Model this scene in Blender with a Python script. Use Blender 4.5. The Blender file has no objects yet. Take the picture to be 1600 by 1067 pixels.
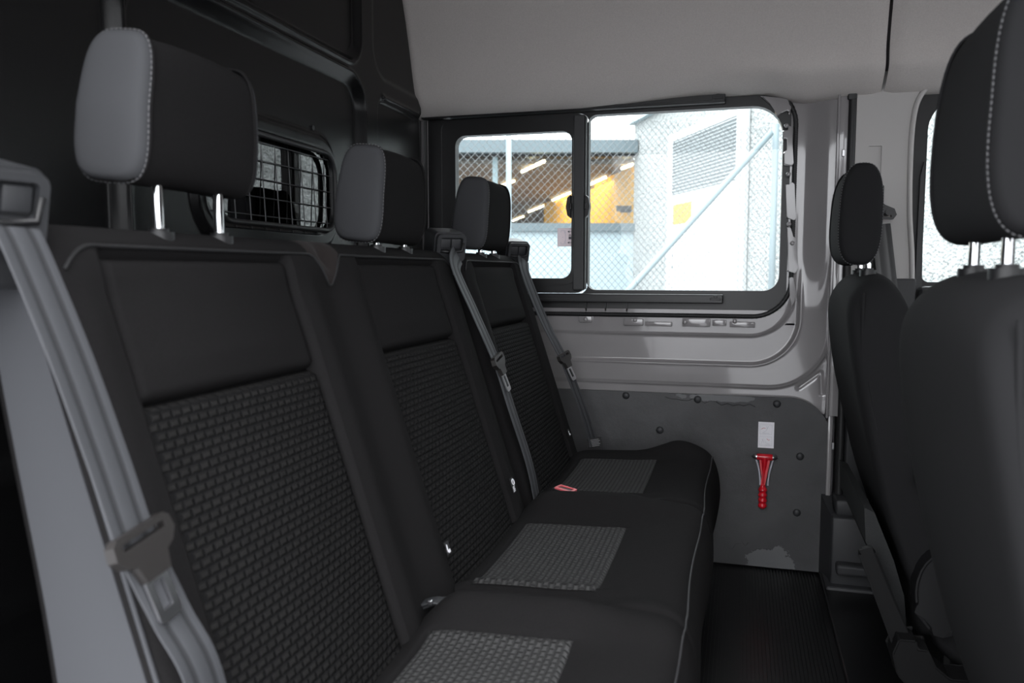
import bpy, bmesh, math, random
from mathutils import Vector, Matrix
random.seed(7)
C = bpy.context.scene.collection
PI = math.pi
# ------------------------------------------------------------------ camera
CZ = .868; YAW = math.radians(16.08); PIT = math.radians(5.0); F = 1244
cam_d = bpy.data.cameras.new('camera'); cam = bpy.data.objects.new('camera', cam_d); C.objects.link(cam)
cam.location = (0, 0, CZ); cam.rotation_euler = (PI/2-PIT, 0, YAW)
cam_d.sensor_width = 36; cam_d.lens = 36*F/1600; cam_d.clip_start = .02; cam_d.clip_end = 200
cam_d.dof.use_dof = True; cam_d.dof.focus_distance = 2.1; cam_d.dof.aperture_fstop = 5.6
bpy.context.scene.camera = cam
# ------------------------------------------------------------------ sky and exposure
SC = bpy.context.scene
SC.view_settings.view_transform = 'Standard'; SC.view_settings.look = 'None'
SC.view_settings.gamma = 1; SC.view_settings.use_curve_mapping = False
SC.view_settings.exposure = 0.0
w = bpy.data.worlds.new('sky'); SC.world = w; w.use_nodes = True
nt = w.node_tree; bg = nt.nodes['Background']
tc = nt.nodes.new('ShaderNodeTexCoord'); sx = nt.nodes.new('ShaderNodeSeparateXYZ'); rp = nt.nodes.new('ShaderNodeValToRGB')
nt.links.new(tc.outputs['Generated'], sx.inputs[0]); nt.links.new(sx.outputs['Z'], rp.inputs[0]); nt.links.new(rp.outputs[0], bg.inputs[0])
rp.color_ramp.elements[0].color = (.36, .37, .385, 1); rp.color_ramp.elements[1].color = (.97, .98, 1, 1)   # overcast: zenith brightest
bg.inputs[1].default_value = 9.5

# ------------------------------------------------------------------ helpers
sy, cy, sp_, cp_ = math.sin(YAW), math.cos(YAW), math.sin(PIT), math.cos(PIT)
def ray(u, v):
    a = u-800; b = 533.5-v; h = b*sp_+F*cp_; z = b*cp_-F*sp_
    return (a*cy-h*sy, h*cy+a*sy, z)
def at_x(u, v, X): r = ray(u, v); t = X/r[0]; return Vector((X, r[1]*t, CZ+r[2]*t))
def at_y(u, v, Y): r = ray(u, v); t = Y/r[1]; return Vector((r[0]*t, Y, CZ+r[2]*t))
def at_z(u, v, Z): r = ray(u, v); t = (Z-CZ)/r[2]; return Vector((r[0]*t, r[1]*t, Z))
def sst(a, b, x):
    t = max(0, min(1, (x-a)/(b-a))); return t*t*(3-2*t)
def gau(x, s): return math.exp(-(x/s)**2)

def link(name, me, m=None, parent=None, smooth=None):
    o = bpy.data.objects.new(name, me); C.objects.link(o)
    if m: me.materials.append(m)
    if parent: o.parent = parent
    if smooth is not None:
        for p in me.polygons: p.use_smooth = smooth
    return o
def obj(name, bm, m=None, parent=None, smooth=False, angle=None):
    bmesh.ops.recalc_face_normals(bm, faces=bm.faces)
    if smooth and angle:
        for e in bm.edges:
            if len(e.link_faces) == 2 and e.calc_face_angle(0) > angle: e.smooth = False
    me = bpy.data.meshes.new(name); bm.to_mesh(me); bm.free()
    return link(name, me, m, parent, smooth)
def thing(name, label, cat, loc=(0, 0, 0), group=None):
    o = bpy.data.objects.new(name, None); C.objects.link(o); o.location = loc
    o['label'] = label; o['category'] = cat; o.empty_display_size = .05
    if group: o['group'] = group
    bpy.context.view_layer.update()
    return o
def tag(o, label, cat, group=None):
    o['label'] = label; o['category'] = cat
    if group: o['group'] = group
    return o
def st(o): o['kind'] = 'structure'; return o
def stuff(o): o['kind'] = 'stuff'; return o
def par(o, t):                                   # parent keeping world placement (things sit unrotated)
    o.parent = t; o.matrix_parent_inverse = t.matrix_world.inverted(); return o

def box(bm, lo, hi, bev=0, seg=2, M=None):
    r = bmesh.ops.create_cube(bm, size=1); vs = r['verts']
    c = [(a+b)/2 for a, b in zip(lo, hi)]; s = [abs(b-a) for a, b in zip(lo, hi)]
    for v in vs: v.co = Vector([v.co[i]*s[i]+c[i] for i in range(3)])
    if bev:
        es = list({e for v in vs for e in v.link_edges})
        rr = bmesh.ops.bevel(bm, geom=es, offset=bev, segments=seg, affect='EDGES', profile=.5)
        vs = list({v for f in rr['faces'] for v in f.verts} | {v for v in vs if v.is_valid})
    if M:
        for v in vs: v.co = M @ v.co
    return vs
def tube(bm, pts, r, n=8, close=False, sx=1, up=None):
    pts = [Vector(p) for p in pts]; rings = []
    N = len(pts); prev = None
    for i, p in enumerate(pts):
        a = pts[(i-1) % N] if (close or i > 0) else p; b = pts[(i+1) % N] if (close or i < N-1) else p
        d = (b-a).normalized()
        u = Vector(up) if up else (prev if prev else (Vector((0, 0, 1)) if abs(d.z) < .9 else Vector((1, 0, 0))))
        s = d.cross(u).normalized(); t = s.cross(d).normalized(); prev = t
        rr = r[i] if isinstance(r, (list, tuple)) else r
        rings.append([bm.verts.new(p+s*math.cos(2*PI*k/n)*rr*sx+t*math.sin(2*PI*k/n)*rr) for k in range(n)])
    for i in range(N if close else N-1):
        A = rings[i]; B = rings[(i+1) % N]
        for k in range(n): bm.faces.new((A[k], A[(k+1) % n], B[(k+1) % n], B[k]))
    if not close:
        bm.faces.new(rings[0]); bm.faces.new(rings[-1])
def ribbon(bm, pts, wdir, width, th, stripe=False):            # flat webbing along pts; wdir: width direction(s)
    pts = [Vector(p) for p in pts]; N = len(pts); rings = []
    for i, p in enumerate(pts):
        d = (pts[min(i+1, N-1)]-pts[max(i-1, 0)]).normalized()
        wv = Vector(wdir[i] if isinstance(wdir, list) else wdir); wv = (wv-d*wv.dot(d)).normalized(); n = d.cross(wv).normalized()
        ww = width[i] if isinstance(width, list) else width
        top = [(-1, .8), (-.62, 1), (-.56, .55), (-.40, .55), (-.34, 1), (.34, 1), (.40, .55), (.56, .55), (.62, 1), (1, .8)]
        prof = [(a, -b) for a, b in top]+top[::-1]
        rings.append([bm.verts.new(p+wv*a*ww/2+n*b*th/2) for a, b in prof])
    n = len(rings[0])
    for i in range(N-1):
        for k in range(n):
            fc_ = bm.faces.new((rings[i][k], rings[i][(k+1) % n], rings[i+1][(k+1) % n], rings[i+1][k]))
            if stripe and k in (1, 2, 3, 5, 6, 7, 11, 12, 13, 15, 16, 17): fc_.material_index = 1
    bm.faces.new(rings[0]); bm.faces.new(rings[-1])
def smoothpath(pts, n=6):                         # catmull-rom
    pts = [Vector(p) for p in pts]; out = []
    for i in range(len(pts)-1):
        p0 = pts[max(i-1, 0)]; p1 = pts[i]; p2 = pts[i+1]; p3 = pts[min(i+2, len(pts)-1)]
        for k in range(n):
            t = k/n
            out.append(.5*((2*p1)+(-p0+p2)*t+(2*p0-5*p1+4*p2-p3)*t*t+(-p0+3*p1-3*p2+p3)*t**3))
    out.append(pts[-1]); return out
def rrect(x0, x1, z0, z1, r, n=6):                # rounded rectangle, 2D, ccw. r scalar or 4 (bl,br,tr,tl)
    if not isinstance(r, (list, tuple)): r = [r]*4
    out = []
    for (cx, cz, a0, rr) in ((x0, z0, PI, r[0]), (x1, z0, 1.5*PI, r[1]), (x1, z1, 0, r[2]), (x0, z1, .5*PI, r[3])):
        sxx = 1 if cx == x0 else -1; szz = 1 if cz == z0 else -1
        for k in range(n+1):
            a = a0+PI/2*k/n
            out.append((cx+sxx*rr+rr*math.cos(a), cz+szz*rr+rr*math.sin(a)))
    return out
def plate(bm, outer, holes, f, t0, t1):           # polygon with holes extruded between t0 and t1, f(a,b,t)->xyz
    if not isinstance(t0, (int, float)): t0, t1 = t0
    loops = [outer]+holes
    for t in (t0, t1):
        es = []
        for lp in loops:
            vs = [bm.verts.new((a, b, 0)) for a, b in lp]
            es += [bm.edges.new((vs[i], vs[(i+1) % len(vs)])) for i in range(len(vs))]
        r = bmesh.ops.triangle_fill(bm, edges=es, use_beauty=True, normal=(0, 0, 1))
        vv = {v for e in es for v in e.verts}
        for v in vv: v.co = Vector(f(v.co.x, v.co.y, t))
    for lp in loops:
        n = len(lp); A = [bm.verts.new(f(a, b, t0)) for a, b in lp]; B = [bm.verts.new(f(a, b, t1)) for a, b in lp]
        for i in range(n): bm.faces.new((A[i], A[(i+1) % n], B[(i+1) % n], B[i]))
    bmesh.ops.remove_doubles(bm, verts=bm.verts, dist=1e-5)
def grid(bm, nu, nv, f, uv=None, closeu=False):   # f(i,j)->co
    V = [[bm.verts.new(f(i, j)) for j in range(nv)] for i in range(nu)]
    lay = bm.loops.layers.uv.verify() if uv else None
    for i in range(nu if closeu else nu-1):
        for j in range(nv-1):
            ii = (i+1) % nu
            fc = bm.faces.new((V[i][j], V[ii][j], V[ii][j+1], V[i][j+1]))
            if uv:
                for lp, (a, b) in zip(fc.loops, ((i, j), (i+1, j), (i+1, j+1), (i, j+1))): lp[lay].uv = uv(a, b)
    return V
def loft(bm, prof, stations):                     # closed xz profile along y; stations: (y, scale_x, scale_z, dx, dz)
    cx = (min(p[0] for p in prof)+max(p[0] for p in prof))/2; cz = (min(p[1] for p in prof)+max(p[1] for p in prof))/2
    R = []
    for s in stations:
        y, a, b, dx, dz = s
        R.append([bm.verts.new((cx+(p[0]-cx)*a+dx, y, cz+(p[1]-cz)*b+dz)) for p in prof])
    n = len(prof)
    for i in range(len(R)-1):
        for k in range(n): bm.faces.new((R[i][k], R[i][(k+1) % n], R[i+1][(k+1) % n], R[i+1][k]))
    bm.faces.new(R[0]); bm.faces.new(R[-1])
    return R
def stitches(name, path, m, parent, step=.0065, ln=.0038, r=.0007):
    bm = bmesh.new(); P = [Vector(p) for p in path]; acc = 0; nxt = 0
    for a, b in zip(P[:-1], P[1:]):
        L = (b-a).length
        if L < 1e-7: continue
        d = (b-a)/L
        while nxt <= acc+L:
            p = a+d*(nxt-acc); tube(bm, [p-d*ln/2, p+d*ln/2], r, 4); nxt += step
        acc += L
    return stuff(obj(name, bm, m, parent))

# ------------------------------------------------------------------ materials
def mat(name, col, rough=.6, metal=0, spec=.5, coat=0, sheen=0, bump=None, var=None, emit=None, trans=None):
    m = bpy.data.materials.new(name); m.use_nodes = True; n = m.node_tree; b = n.nodes['Principled BSDF']
    b.inputs['Base Color'].default_value = (*col, 1); b.inputs['Roughness'].default_value = rough
    b.inputs['Metallic'].default_value = metal; b.inputs['Specular IOR Level'].default_value = spec
    b.inputs['Coat Weight'].default_value = coat; b.inputs['Coat Roughness'].default_value = .05
    b.inputs['Sheen Weight'].default_value = sheen; b.inputs['Sheen Roughness'].default_value = .5
    if emit: b.inputs['Emission Color'].default_value = (*emit[:3], 1); b.inputs['Emission Strength'].default_value = emit[3]
    tcn = n.nodes.new('ShaderNodeTexCoord')
    if bump:
        nz = n.nodes.new('ShaderNodeTexNoise'); nz.inputs['Scale'].default_value = bump[0]; nz.inputs['Detail'].default_value = 4
        bp = n.nodes.new('ShaderNodeBump'); bp.inputs['Strength'].default_value = bump[1]; bp.inputs['Distance'].default_value = bump[2]
        n.links.new(tcn.outputs['Object'], nz.inputs['Vector']); n.links.new(nz.outputs[0], bp.inputs['Height']); n.links.new(bp.outputs[0], b.inputs['Normal'])
    if var:
        nz = n.nodes.new('ShaderNodeTexNoise'); nz.inputs['Scale'].default_value = var[0]; nz.inputs['Detail'].default_value = 6
        r = n.nodes.new('ShaderNodeValToRGB'); r.color_ramp.elements[0].position = .3; r.color_ramp.elements[1].position = .7
        r.color_ramp.elements[0].color = (*[c*(1-var[1]) for c in col], 1); r.color_ramp.elements[1].color = (*[min(1, c*(1+var[1])) for c in col], 1)
        n.links.new(tcn.outputs['Object'], nz.inputs['Vector']); n.links.new(nz.outputs[0], r.inputs[0]); n.links.new(r.outputs[0], b.inputs['Base Color'])
    return m
FAB = (.0125, .0120, .0124)
m_fab = mat('seat fabric', FAB, .95, spec=.06, bump=(900, .25, .001), var=(500, .15))
m_fabtop = mat('bulkhead side fabric', (.017, .0135, .013), .95, spec=.2, sheen=.03, bump=(900, .25, .001))
m_hside_lit = mat('headrest cloth door-lit', (.050, .051, .055), .8, spec=.15, bump=(700, .2, .0008))  # headrest cloth made paler: doorway light painted into the side panels
m_side_lit = mat('seat side door-lit', (.058, .060, .066), .7, spec=.2, bump=(500, .2, .0008))  # bench end made paler than the seat cloth, doorway light put into its colour
m_fseat = mat('front seat cover', (.0165, .0165, .0175), .9, spec=.08, bump=(900, .25, .001))
m_stitch = mat('stitch thread', (.11, .11, .115), .8)
m_pipe = mat('piping', (.009, .009, .010), .8)
m_plastic = mat('black plastic', (.010, .010, .011), .42, bump=(600, .15, .0005))
m_pldark = mat('dark grey plastic', (.030, .031, .034), .5, bump=(700, .3, .0006))
m_chrome = mat('chrome', (.80, .81, .83), .12, metal=1)
m_steel = mat('brushed steel tongue', (.62, .62, .64), .28, metal=1)
m_web = mat('seat belt webbing', (.052, .054, .060), .6, bump=(1200, .3, .0006))
m_webd = mat('webbing dark stripe', (.022, .023, .026), .7)
m_paint = mat('grey van paint', (.285, .272, .278), .13, coat=1, var=(6, .04))
m_pillar = mat('pillar trim plastic', (.50, .485, .475), .55, bump=(700, .15, .0005))
m_head = mat('headliner cloth', (.62, .585, .565), .95, spec=.2, sheen=.05, bump=(450, .35, .0015), var=(300, .05))
m_bulk = mat('bulkhead black grained', (.007, .007, .0075), .26, spec=.22, bump=(420, .2, .0007))
m_rubber = mat('ribbed rubber', (.0035, .0035, .004), .33)
m_seal = mat('rubber seal', (.014, .014, .015), .5)
m_frame = mat('black anodised frame', (.012, .012, .013), .38)
m_board = mat('lining board', (.072, .073, .078), .55)
m_red = mat('red hammer plastic', (.62, .008, .02), .28, coat=.3)
m_button = mat('faded red press button', (.75, .13, .15), .4)
m_white = mat('white sticker', (.93, .92, .97), .5)
m_ink = mat('sticker ink', (.10, .10, .12), .6)
m_inkg = mat('sticker grey ink', (.50, .50, .56), .6)
m_inkr = mat('sticker red ink', (.6, .12, .12), .6)
m_grid = mat('wire grid steel', (.05, .05, .055), .5)
m_cargo = mat('cargo lining', (.05, .05, .052), .7)
m_asph = mat('asphalt', (.22, .22, .225), .9, var=(8, .15))
m_bluewall = mat('pale blue cladding', (.38, .46, .49), .6)
m_fascia = mat('blue grey fascia', (.12, .155, .17), .6)
m_mull = mat('pale blue frame', (.20, .27, .29), .5)
m_yellow = mat('yellow hall wall', (.88, .46, .07), .7)
m_brown = mat('hall ceiling', (.20, .15, .12), .8, var=(1.5, .4))
m_tube = mat('fluorescent light', (.9, .85, .7), .5, emit=(1, .82, .5, 8))
m_wdoor = mat('white steel door', (.54, .56, .565), .5)
m_lou = mat('louvre grey', (.40, .43, .44), .5)
m_galv = mat('galvanised steel', (.14, .15, .155), .5, metal=.2)
m_galvp = mat('galvanised post', (.20, .25, .27), .5)
m_signy = mat('yellow notice', (.48, .33, .08), .6)

def glass(name, tint=(.93, .96, .96), boost=1.0):
    m = bpy.data.materials.new(name); m.use_nodes = True; n = m.node_tree; n.nodes.clear()
    o = n.nodes.new('ShaderNodeOutputMaterial'); t = n.nodes.new('ShaderNodeBsdfTransparent'); g = n.nodes.new('ShaderNodeBsdfGlossy')
    g.inputs['Roughness'].default_value = .01; t.inputs[0].default_value = (*tint, 1)
    fr = n.nodes.new('ShaderNodeFresnel'); fr.inputs[0].default_value = 1.5
    mx = n.nodes.new('ShaderNodeMixShader'); mu = n.nodes.new('ShaderNodeMath'); mu.operation = 'MULTIPLY'; mu.inputs[1].default_value = boost
    n.links.new(fr.outputs[0], mu.inputs[0]); n.links.new(mu.outputs[0], mx.inputs[0]); n.links.new(t.outputs[0], mx.inputs[1]); n.links.new(g.outputs[0], mx.inputs[2]); n.links.new(mx.outputs[0], o.inputs[0])
    return m
m_glass = glass('window glass', boost=.6)
m_glassb = glass('tinted bulkhead glass', (.30, .31, .31), 2.3)

def pattern(name, dark, light, bw=.017, bh=.0105, amt=1.0):   # woven fabric with rows of staggered raised dashes
    m = mat(name, dark, .92, spec=.06); n = m.node_tree; b = n.nodes['Principled BSDF']
    uv = n.nodes.new('ShaderNodeUVMap'); br = n.nodes.new('ShaderNodeTexBrick')
    br.inputs['Scale'].default_value = 1; br.inputs['Brick Width'].default_value = bw; br.inputs['Row Height'].default_value = bh
    br.inputs['Mortar Size'].default_value = bh*.34; br.inputs['Mortar Smooth'].default_value = 1
    br.inputs['Color1'].default_value = (*light, 1); br.inputs['Color2'].default_value = (*[(a*.75+c*.25) for a, c in zip(light, dark)], 1); br.inputs['Mortar'].default_value = (*dark, 1)
    nz = n.nodes.new('ShaderNodeTexNoise'); nz.inputs['Scale'].default_value = 700; nz.inputs['Detail'].default_value = 3
    n.links.new(uv.outputs[0], br.inputs['Vector']); n.links.new(uv.outputs[0], nz.inputs['Vector'])
    inv = n.nodes.new('ShaderNodeMath'); inv.operation = 'SUBTRACT'; inv.inputs[0].default_value = 1; n.links.new(br.outputs['Fac'], inv.inputs[1])
    ad = n.nodes.new('ShaderNodeMath'); ad.operation = 'MULTIPLY_ADD'; ad.inputs[1].default_value = .25; n.links.new(nz.outputs[0], ad.inputs[0]); n.links.new(inv.outputs[0], ad.inputs[2])
    bp = n.nodes.new('ShaderNodeBump'); bp.inputs['Strength'].default_value = .9*amt; bp.inputs['Distance'].default_value = .0030
    n.links.new(ad.outputs[0], bp.inputs['Height']); n.links.new(bp.outputs[0], b.inputs['Normal']); n.links.new(br.outputs['Color'], b.inputs['Base Color'])
    return m
m_insert = pattern('patterned backrest cloth', (.0085, .0085, .009), (.0175, .017, .0168), .0155, .0104)
m_insert_lit = pattern('patterned cloth lit cushion', (.034, .034, .0345), (.064, .064, .064), .0120, .0098, .9)  # same cloth as the backrests, light falling on the cushions painted in as paler colour

# concrete with coarse exposed gravel
m_conc = mat('pebble dash concrete', (.6, .62, .61), .9); n = m_conc.node_tree; b = n.nodes['Principled BSDF']
tc = n.nodes.new('ShaderNodeTexCoord'); vz = n.nodes.new('ShaderNodeTexVoronoi'); vz.inputs['Scale'].default_value = 38
nz = n.nodes.new('ShaderNodeTexNoise'); nz.inputs['Scale'].default_value = 26; nz.inputs['Detail'].default_value = 8; nz.inputs['Roughness'].default_value = .75
r = n.nodes.new('ShaderNodeValToRGB'); r.color_ramp.elements[0].position = .36; r.color_ramp.elements[1].position = .56
r.color_ramp.elements[0].color = (.17, .18, .175, 1); r.color_ramp.elements[1].color = (.45, .47, .465, 1)
n.links.new(tc.outputs['Object'], nz.inputs['Vector']); n.links.new(tc.outputs['Object'], vz.inputs['Vector'])
n.links.new(nz.outputs[0], r.inputs[0]); n.links.new(r.outputs[0], b.inputs['Base Color'])
bp = n.nodes.new('ShaderNodeBump'); bp.inputs['Strength'].default_value = 1; bp.inputs['Distance'].default_value = .02
n.links.new(vz.outputs['Distance'], bp.inputs['Height']); n.links.new(bp.outputs[0], b.inputs['Normal'])

# lining board: grained, scuffed, torn to paler core along its top edge and at the foot
def board_nodes():
    n = m_board.node_tree; b = n.nodes['Principled BSDF']; N = n.nodes.new; L = n.links.new
    tc = N('ShaderNodeTexCoord'); sp = N('ShaderNodeSeparateXYZ'); L(tc.outputs['Object'], sp.inputs[0])
    def math_(op, a, bb, c=None):
        k = N('ShaderNodeMath'); k.operation = op
        for i, x in enumerate((a, bb, c)):
            if x is None: continue
            if isinstance(x, (int, float)): k.inputs[i].default_value = x
            else: L(x, k.inputs[i])
        return k.outputs[0]
    def sm(x, a, c):
        k = N('ShaderNodeMapRange'); k.interpolation_type = 'SMOOTHSTEP'; k.inputs[1].default_value = a; k.inputs[2].default_value = c; L(x, k.inputs[0]); return k.outputs[0]
    nz = N('ShaderNodeTexNoise'); nz.inputs['Scale'].default_value = 22; nz.inputs['Detail'].default_value = 7; nz.inputs['Roughness'].default_value = .65
    L(tc.outputs['Object'], nz.inputs['Vector'])
    X, Z, W = sp.outputs['X'], sp.outputs['Z'], nz.outputs[0]
    # torn foot: patch around (.12, .03)
    dx = math_('DIVIDE', math_('SUBTRACT', X, .105), .085); dz = math_('DIVIDE', math_('SUBTRACT', Z, .005), .066)
    d = math_('ADD', math_('MULTIPLY', dx, dx), math_('MULTIPLY', dz, dz))
    foot = sm(math_('ADD', d, math_('MULTIPLY', W, 3.2)), 2.32, 2.28)
    # torn top edge: from x -.17 to .05 at z .49
    ex = math_('DIVIDE', math_('ADD', X, .06), .13); ez = math_('DIVIDE', math_('SUBTRACT', Z, .501), .013)
    e = math_('ADD', math_('MULTIPLY', ex, ex), math_('MULTIPLY', ez, ez))
    top = sm(math_('ADD', e, math_('MULTIPLY', W, 3.0)), 2.32, 2.28)
    msk = math_('MAXIMUM', foot, top)
    n2 = N('ShaderNodeTexNoise'); n2.inputs['Scale'].default_value = 5; n2.inputs['Detail'].default_value = 6; L(tc.outputs['Object'], n2.inputs['Vector'])
    cr = N('ShaderNodeValToRGB'); L(n2.outputs[0], cr.inputs[0]); cr.color_ramp.elements[0].position = .35; cr.color_ramp.elements[1].position = .65
    cr.color_ramp.elements[0].color = (.050, .050, .053, 1); cr.color_ramp.elements[1].color = (.075, .075, .079, 1)
    mx = N('ShaderNodeMix'); mx.data_type = 'RGBA'; L(msk, mx.inputs[0]); L(cr.outputs[0], mx.inputs[6]); mx.inputs[7].default_value = (.150, .152, .158, 1)
    L(mx.outputs[2], b.inputs['Base Color'])
    n3 = N('ShaderNodeTexNoise'); n3.inputs['Scale'].default_value = 520; n3.inputs['Detail'].default_value = 3; L(tc.outputs['Object'], n3.inputs['Vector'])
    hgt = math_('ADD', math_('MULTIPLY', n3.outputs[0], .22), math_('MULTIPLY', msk, -1.0)); hgt = math_('ADD', hgt, math_('MULTIPLY', n2.outputs[0], 4.0))
    bp = N('ShaderNodeBump'); bp.inputs['Strength'].default_value = .7; bp.inputs['Distance'].default_value = .004; L(hgt, bp.inputs['Height']); L(bp.outputs[0], b.inputs['Normal'])
board_nodes()

# ------------------------------------------------------------------ van shell
YW = 2.42
WX0, WX1, WZ0, WZ1 = -.975, .128, .745, 1.375    # far window aperture
# floor with moulded ribs
bm = bmesh.new(); box(bm, (-3.2, .45, -.06), (1.6, YW+.02, -.004)); floor = st(obj('floor', bm, m_rubber))
bm = bmesh.new()
x = -.42
while x < .225:
    box(bm, (x, .47, -.006), (x+.0042, YW-.02, 0.0)); x += .0085
par(stuff(obj('floor_rib', bm, m_rubber)), floor)
bm = bmesh.new(); box(bm, (.232, .47, -.006), (.62, YW-.02, .010), .004); par(obj('floor_mat_border', bm, m_rubber), floor)

# far side wall with stamped panel around the window: height field facing the cabin
LN = [(.137, .684, .115, .010, .0050), (.158, .600, .135, -.014, .0065), (.242, .535, .165, .012, .0065)]   # x, z, radius, step, width
def sdq(x, z, xl, zl, r):
    qx = x-(xl-r); qz = (zl+r)-z
    return min(max(qx, qz), 0)+math.hypot(max(qx, 0), max(qz, 0))-r
def seg(px, pz, a, b):
    vx, vz = b[0]-a[0], b[1]-a[1]; t = max(0, min(1, ((px-a[0])*vx+(pz-a[1])*vz)/(vx*vx+vz*vz)))
    return math.hypot(px-a[0]-t*vx, pz-a[1]-t*vz)
def wall_h(x, z):
    h = 0
    fade = sst(-.62, -.30, x)
    for xl, zl, r, amp, wd in LN:
        d = sdq(x, z, xl, zl, r); h += amp*sst(-wd, wd, d)*(.35+.65*fade)
        h -= .0055*gau(d-wd*.5, .0036)*fade
    h *= 1-sst(.72, .90, z)
    tri = [(.165, .535), (.222, .582), (.226, .520)]
    dd = min(seg(x, z, tri[0], tri[1]), seg(x, z, tri[1], tri[2]))
    h += .005*gau(dd, .005)
    return h
def wall_y(x, z): return YW-.012+wall_h(x, z)
bm = bmesh.new()
nx, nz_ = 400, 170
X0, X1 = -1.0, .262
def f(i, j):
    x = X0+(X1-X0)*i/(nx-1)
    z = .46+(WZ0+.012-.46)*j/(nz_-1); return (x, wall_y(x, z), z)
grid(bm, nx, nz_, f)
# column right of the window
nx2, nz2 = 46, 110
def f2(i, j):
    x = .122+(X1-.122)*i/(nx2-1); z = WZ0+.012+(1.43-WZ0-.012)*j/(nz2-1)
    y = wall_y(x, z)-.0*sst(.1, .2, x)
    y -= .028*sst(.15, .235, x)*sst(.74, .95, z)
    return (x, y, z)
grid(bm, nx2, nz2, f2)
wall = st(obj('wall_far', bm, m_paint, smooth=True))
bm = bmesh.new(); box(bm, (-3.2, YW+.05, -.05), (WX0-.02, YW+.08, 1.8)); box(bm, (WX0-.03, YW+.05, -.05), (.30, YW+.08, WZ0-.02)); box(bm, (WX0-.03, YW+.05, WZ1+.03), (.30, YW+.08, 1.9)); box(bm, (WX1+.02, YW+.05, WZ0-.05), (.30, YW+.08, WZ1+.05))
box(bm, (.29, YW+.05, -.05), (1.6, YW+.08, .80)); box(bm, (.29, YW+.05, 1.345), (1.6, YW+.08, 1.9)); box(bm, (.29, YW+.05, .79), (.44, YW+.08, 1.35)); box(bm, (1.15, YW+.05, .79), (1.6, YW+.08, 1.35))
par(obj('outer_skin', bm, m_paint), wall)
# bright folded flange on the door side of the column
bm = bmesh.new()
for z0, z1, dx in ((1.08, 1.42, .0), (.46, 1.08, -.004)):
    box(bm, (.238+dx, YW-.062, z0), (.244+dx, YW+.02, z1), .002)
    box(bm, (.244+dx, YW-.052, z0+.004), (.268, YW-.040, z1-.004), .003)
box(bm, (.243, YW-.035, .20), (.256, YW+.02, .50), .002)
par(obj('door_flange', bm, m_paint, smooth=True, angle=.6), wall)
bm = bmesh.new()
for z in (1.18, .9, .37): box(bm, (.252, YW-.056, z), (.260, YW-.051, z+.02), .002)
par(obj('flange_clip', bm, m_steel), wall)
# punched pinch flange round the window
random.seed(11)
def flange_piece(lo, hi, parent, ctr=None):
    bm = bmesh.new(); box(bm, lo, hi, .0022, 2); return par(obj('flange_tab', bm, m_paint, smooth=True, angle=.7), parent)
TABS = [[(32, 30), (150, 42), (158, 70), (168, 84), (158, 108), (150, 96), (118, 110), (100, 122), (88, 95), (66, 62)],
 [(130, 190), (152, 190), (158, 168), (168, 172), (178, 345), (168, 350), (136, 345), (134, 290), (146, 280), (146, 226), (130, 226)],
 [(142, 440), (158, 440), (170, 428), (182, 438), (188, 600), (180, 606), (146, 590)],
 [(150, 640), (164, 640), (176, 680), (190, 690), (196, 830), (186, 850), (152, 840)],
 [(158, 870), (176, 868), (186, 920), (192, 960), (170, 1000), (160, 960)]]
for tb in TABS:
    pl_ = [at_y(1180+a/2.963, 140+b_/2.963, YW-.024) for a, b_ in tb]
    bm = bmesh.new(); plate(bm, [(q.x, q.z) for q in pl_], [], lambda a, b, t: (a, t, b), YW-.029, YW-.014)
    bmesh.ops.bevel(bm, geom=[e for e in bm.edges if len(e.link_faces) == 2 and e.calc_face_angle(0) > .9], offset=.002, segments=2, affect='EDGES')
    par(obj('flange_tab', bm, m_paint, smooth=True, angle=.9), wall)
for (u0, v0, u1, v1) in ((975, 498, 1005, 508), (1008, 503, 1050, 509), (1066, 498, 1110, 510), (1140, 503, 1180, 511), (1113, 500, 1135, 509), (905, 494, 925, 503)):
    p = at_y(u0, v1, YW-.02); q = at_y(u1, v0, YW-.02)
    flange_piece((p.x, YW-.026, p.z), (q.x, YW-.013, q.z), wall)
for (u, v) in ((1229, 196), (1232, 272), (1233, 350), (1070, 503), (992, 500), (915, 499), (1148, 502), (1238, 380)):
    p = at_y(u, v, YW-.03); bm = bmesh.new()
    bmesh.ops.create_uvsphere(bm, u_segments=12, v_segments=8, radius=.0065)
    for vv in bm.verts: vv.co = Vector((vv.co.x, vv.co.y*.6, vv.co.z))+p
    par(obj('spot_bolt', bm, m_paint, smooth=True), wall)

# lining board and its rivets
panel = thing('lining_panel', 'dark grey scuffed lining board with torn edges, riveted low on the wall below the window', 'panel', (-.2, YW-.02, 0))
pts = rrect(-.78, .254, 0.004, .507, [.002, .002, .115, .004], 12)
bm = bmesh.new(); plate(bm, pts, [], lambda a, b, t: (a, t, b), YW-.030, YW-.018)
par(obj('board', bm, m_board), panel)
for (u, v) in ((978, 618), (1090, 624), (1214, 631), (1031, 672), (1250, 713), (1245, 801)):
    p = at_y(u, v, YW-.031); bm = bmesh.new()
    bmesh.ops.create_uvsphere(bm, u_segments=16, v_segments=10, radius=.0112)
    for vv in bm.verts: vv.co = Vector((vv.co.x, vv.co.y*.62, vv.co.z))+p
    par(obj('rivet', bm, m_pldark, smooth=True), panel)
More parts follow.
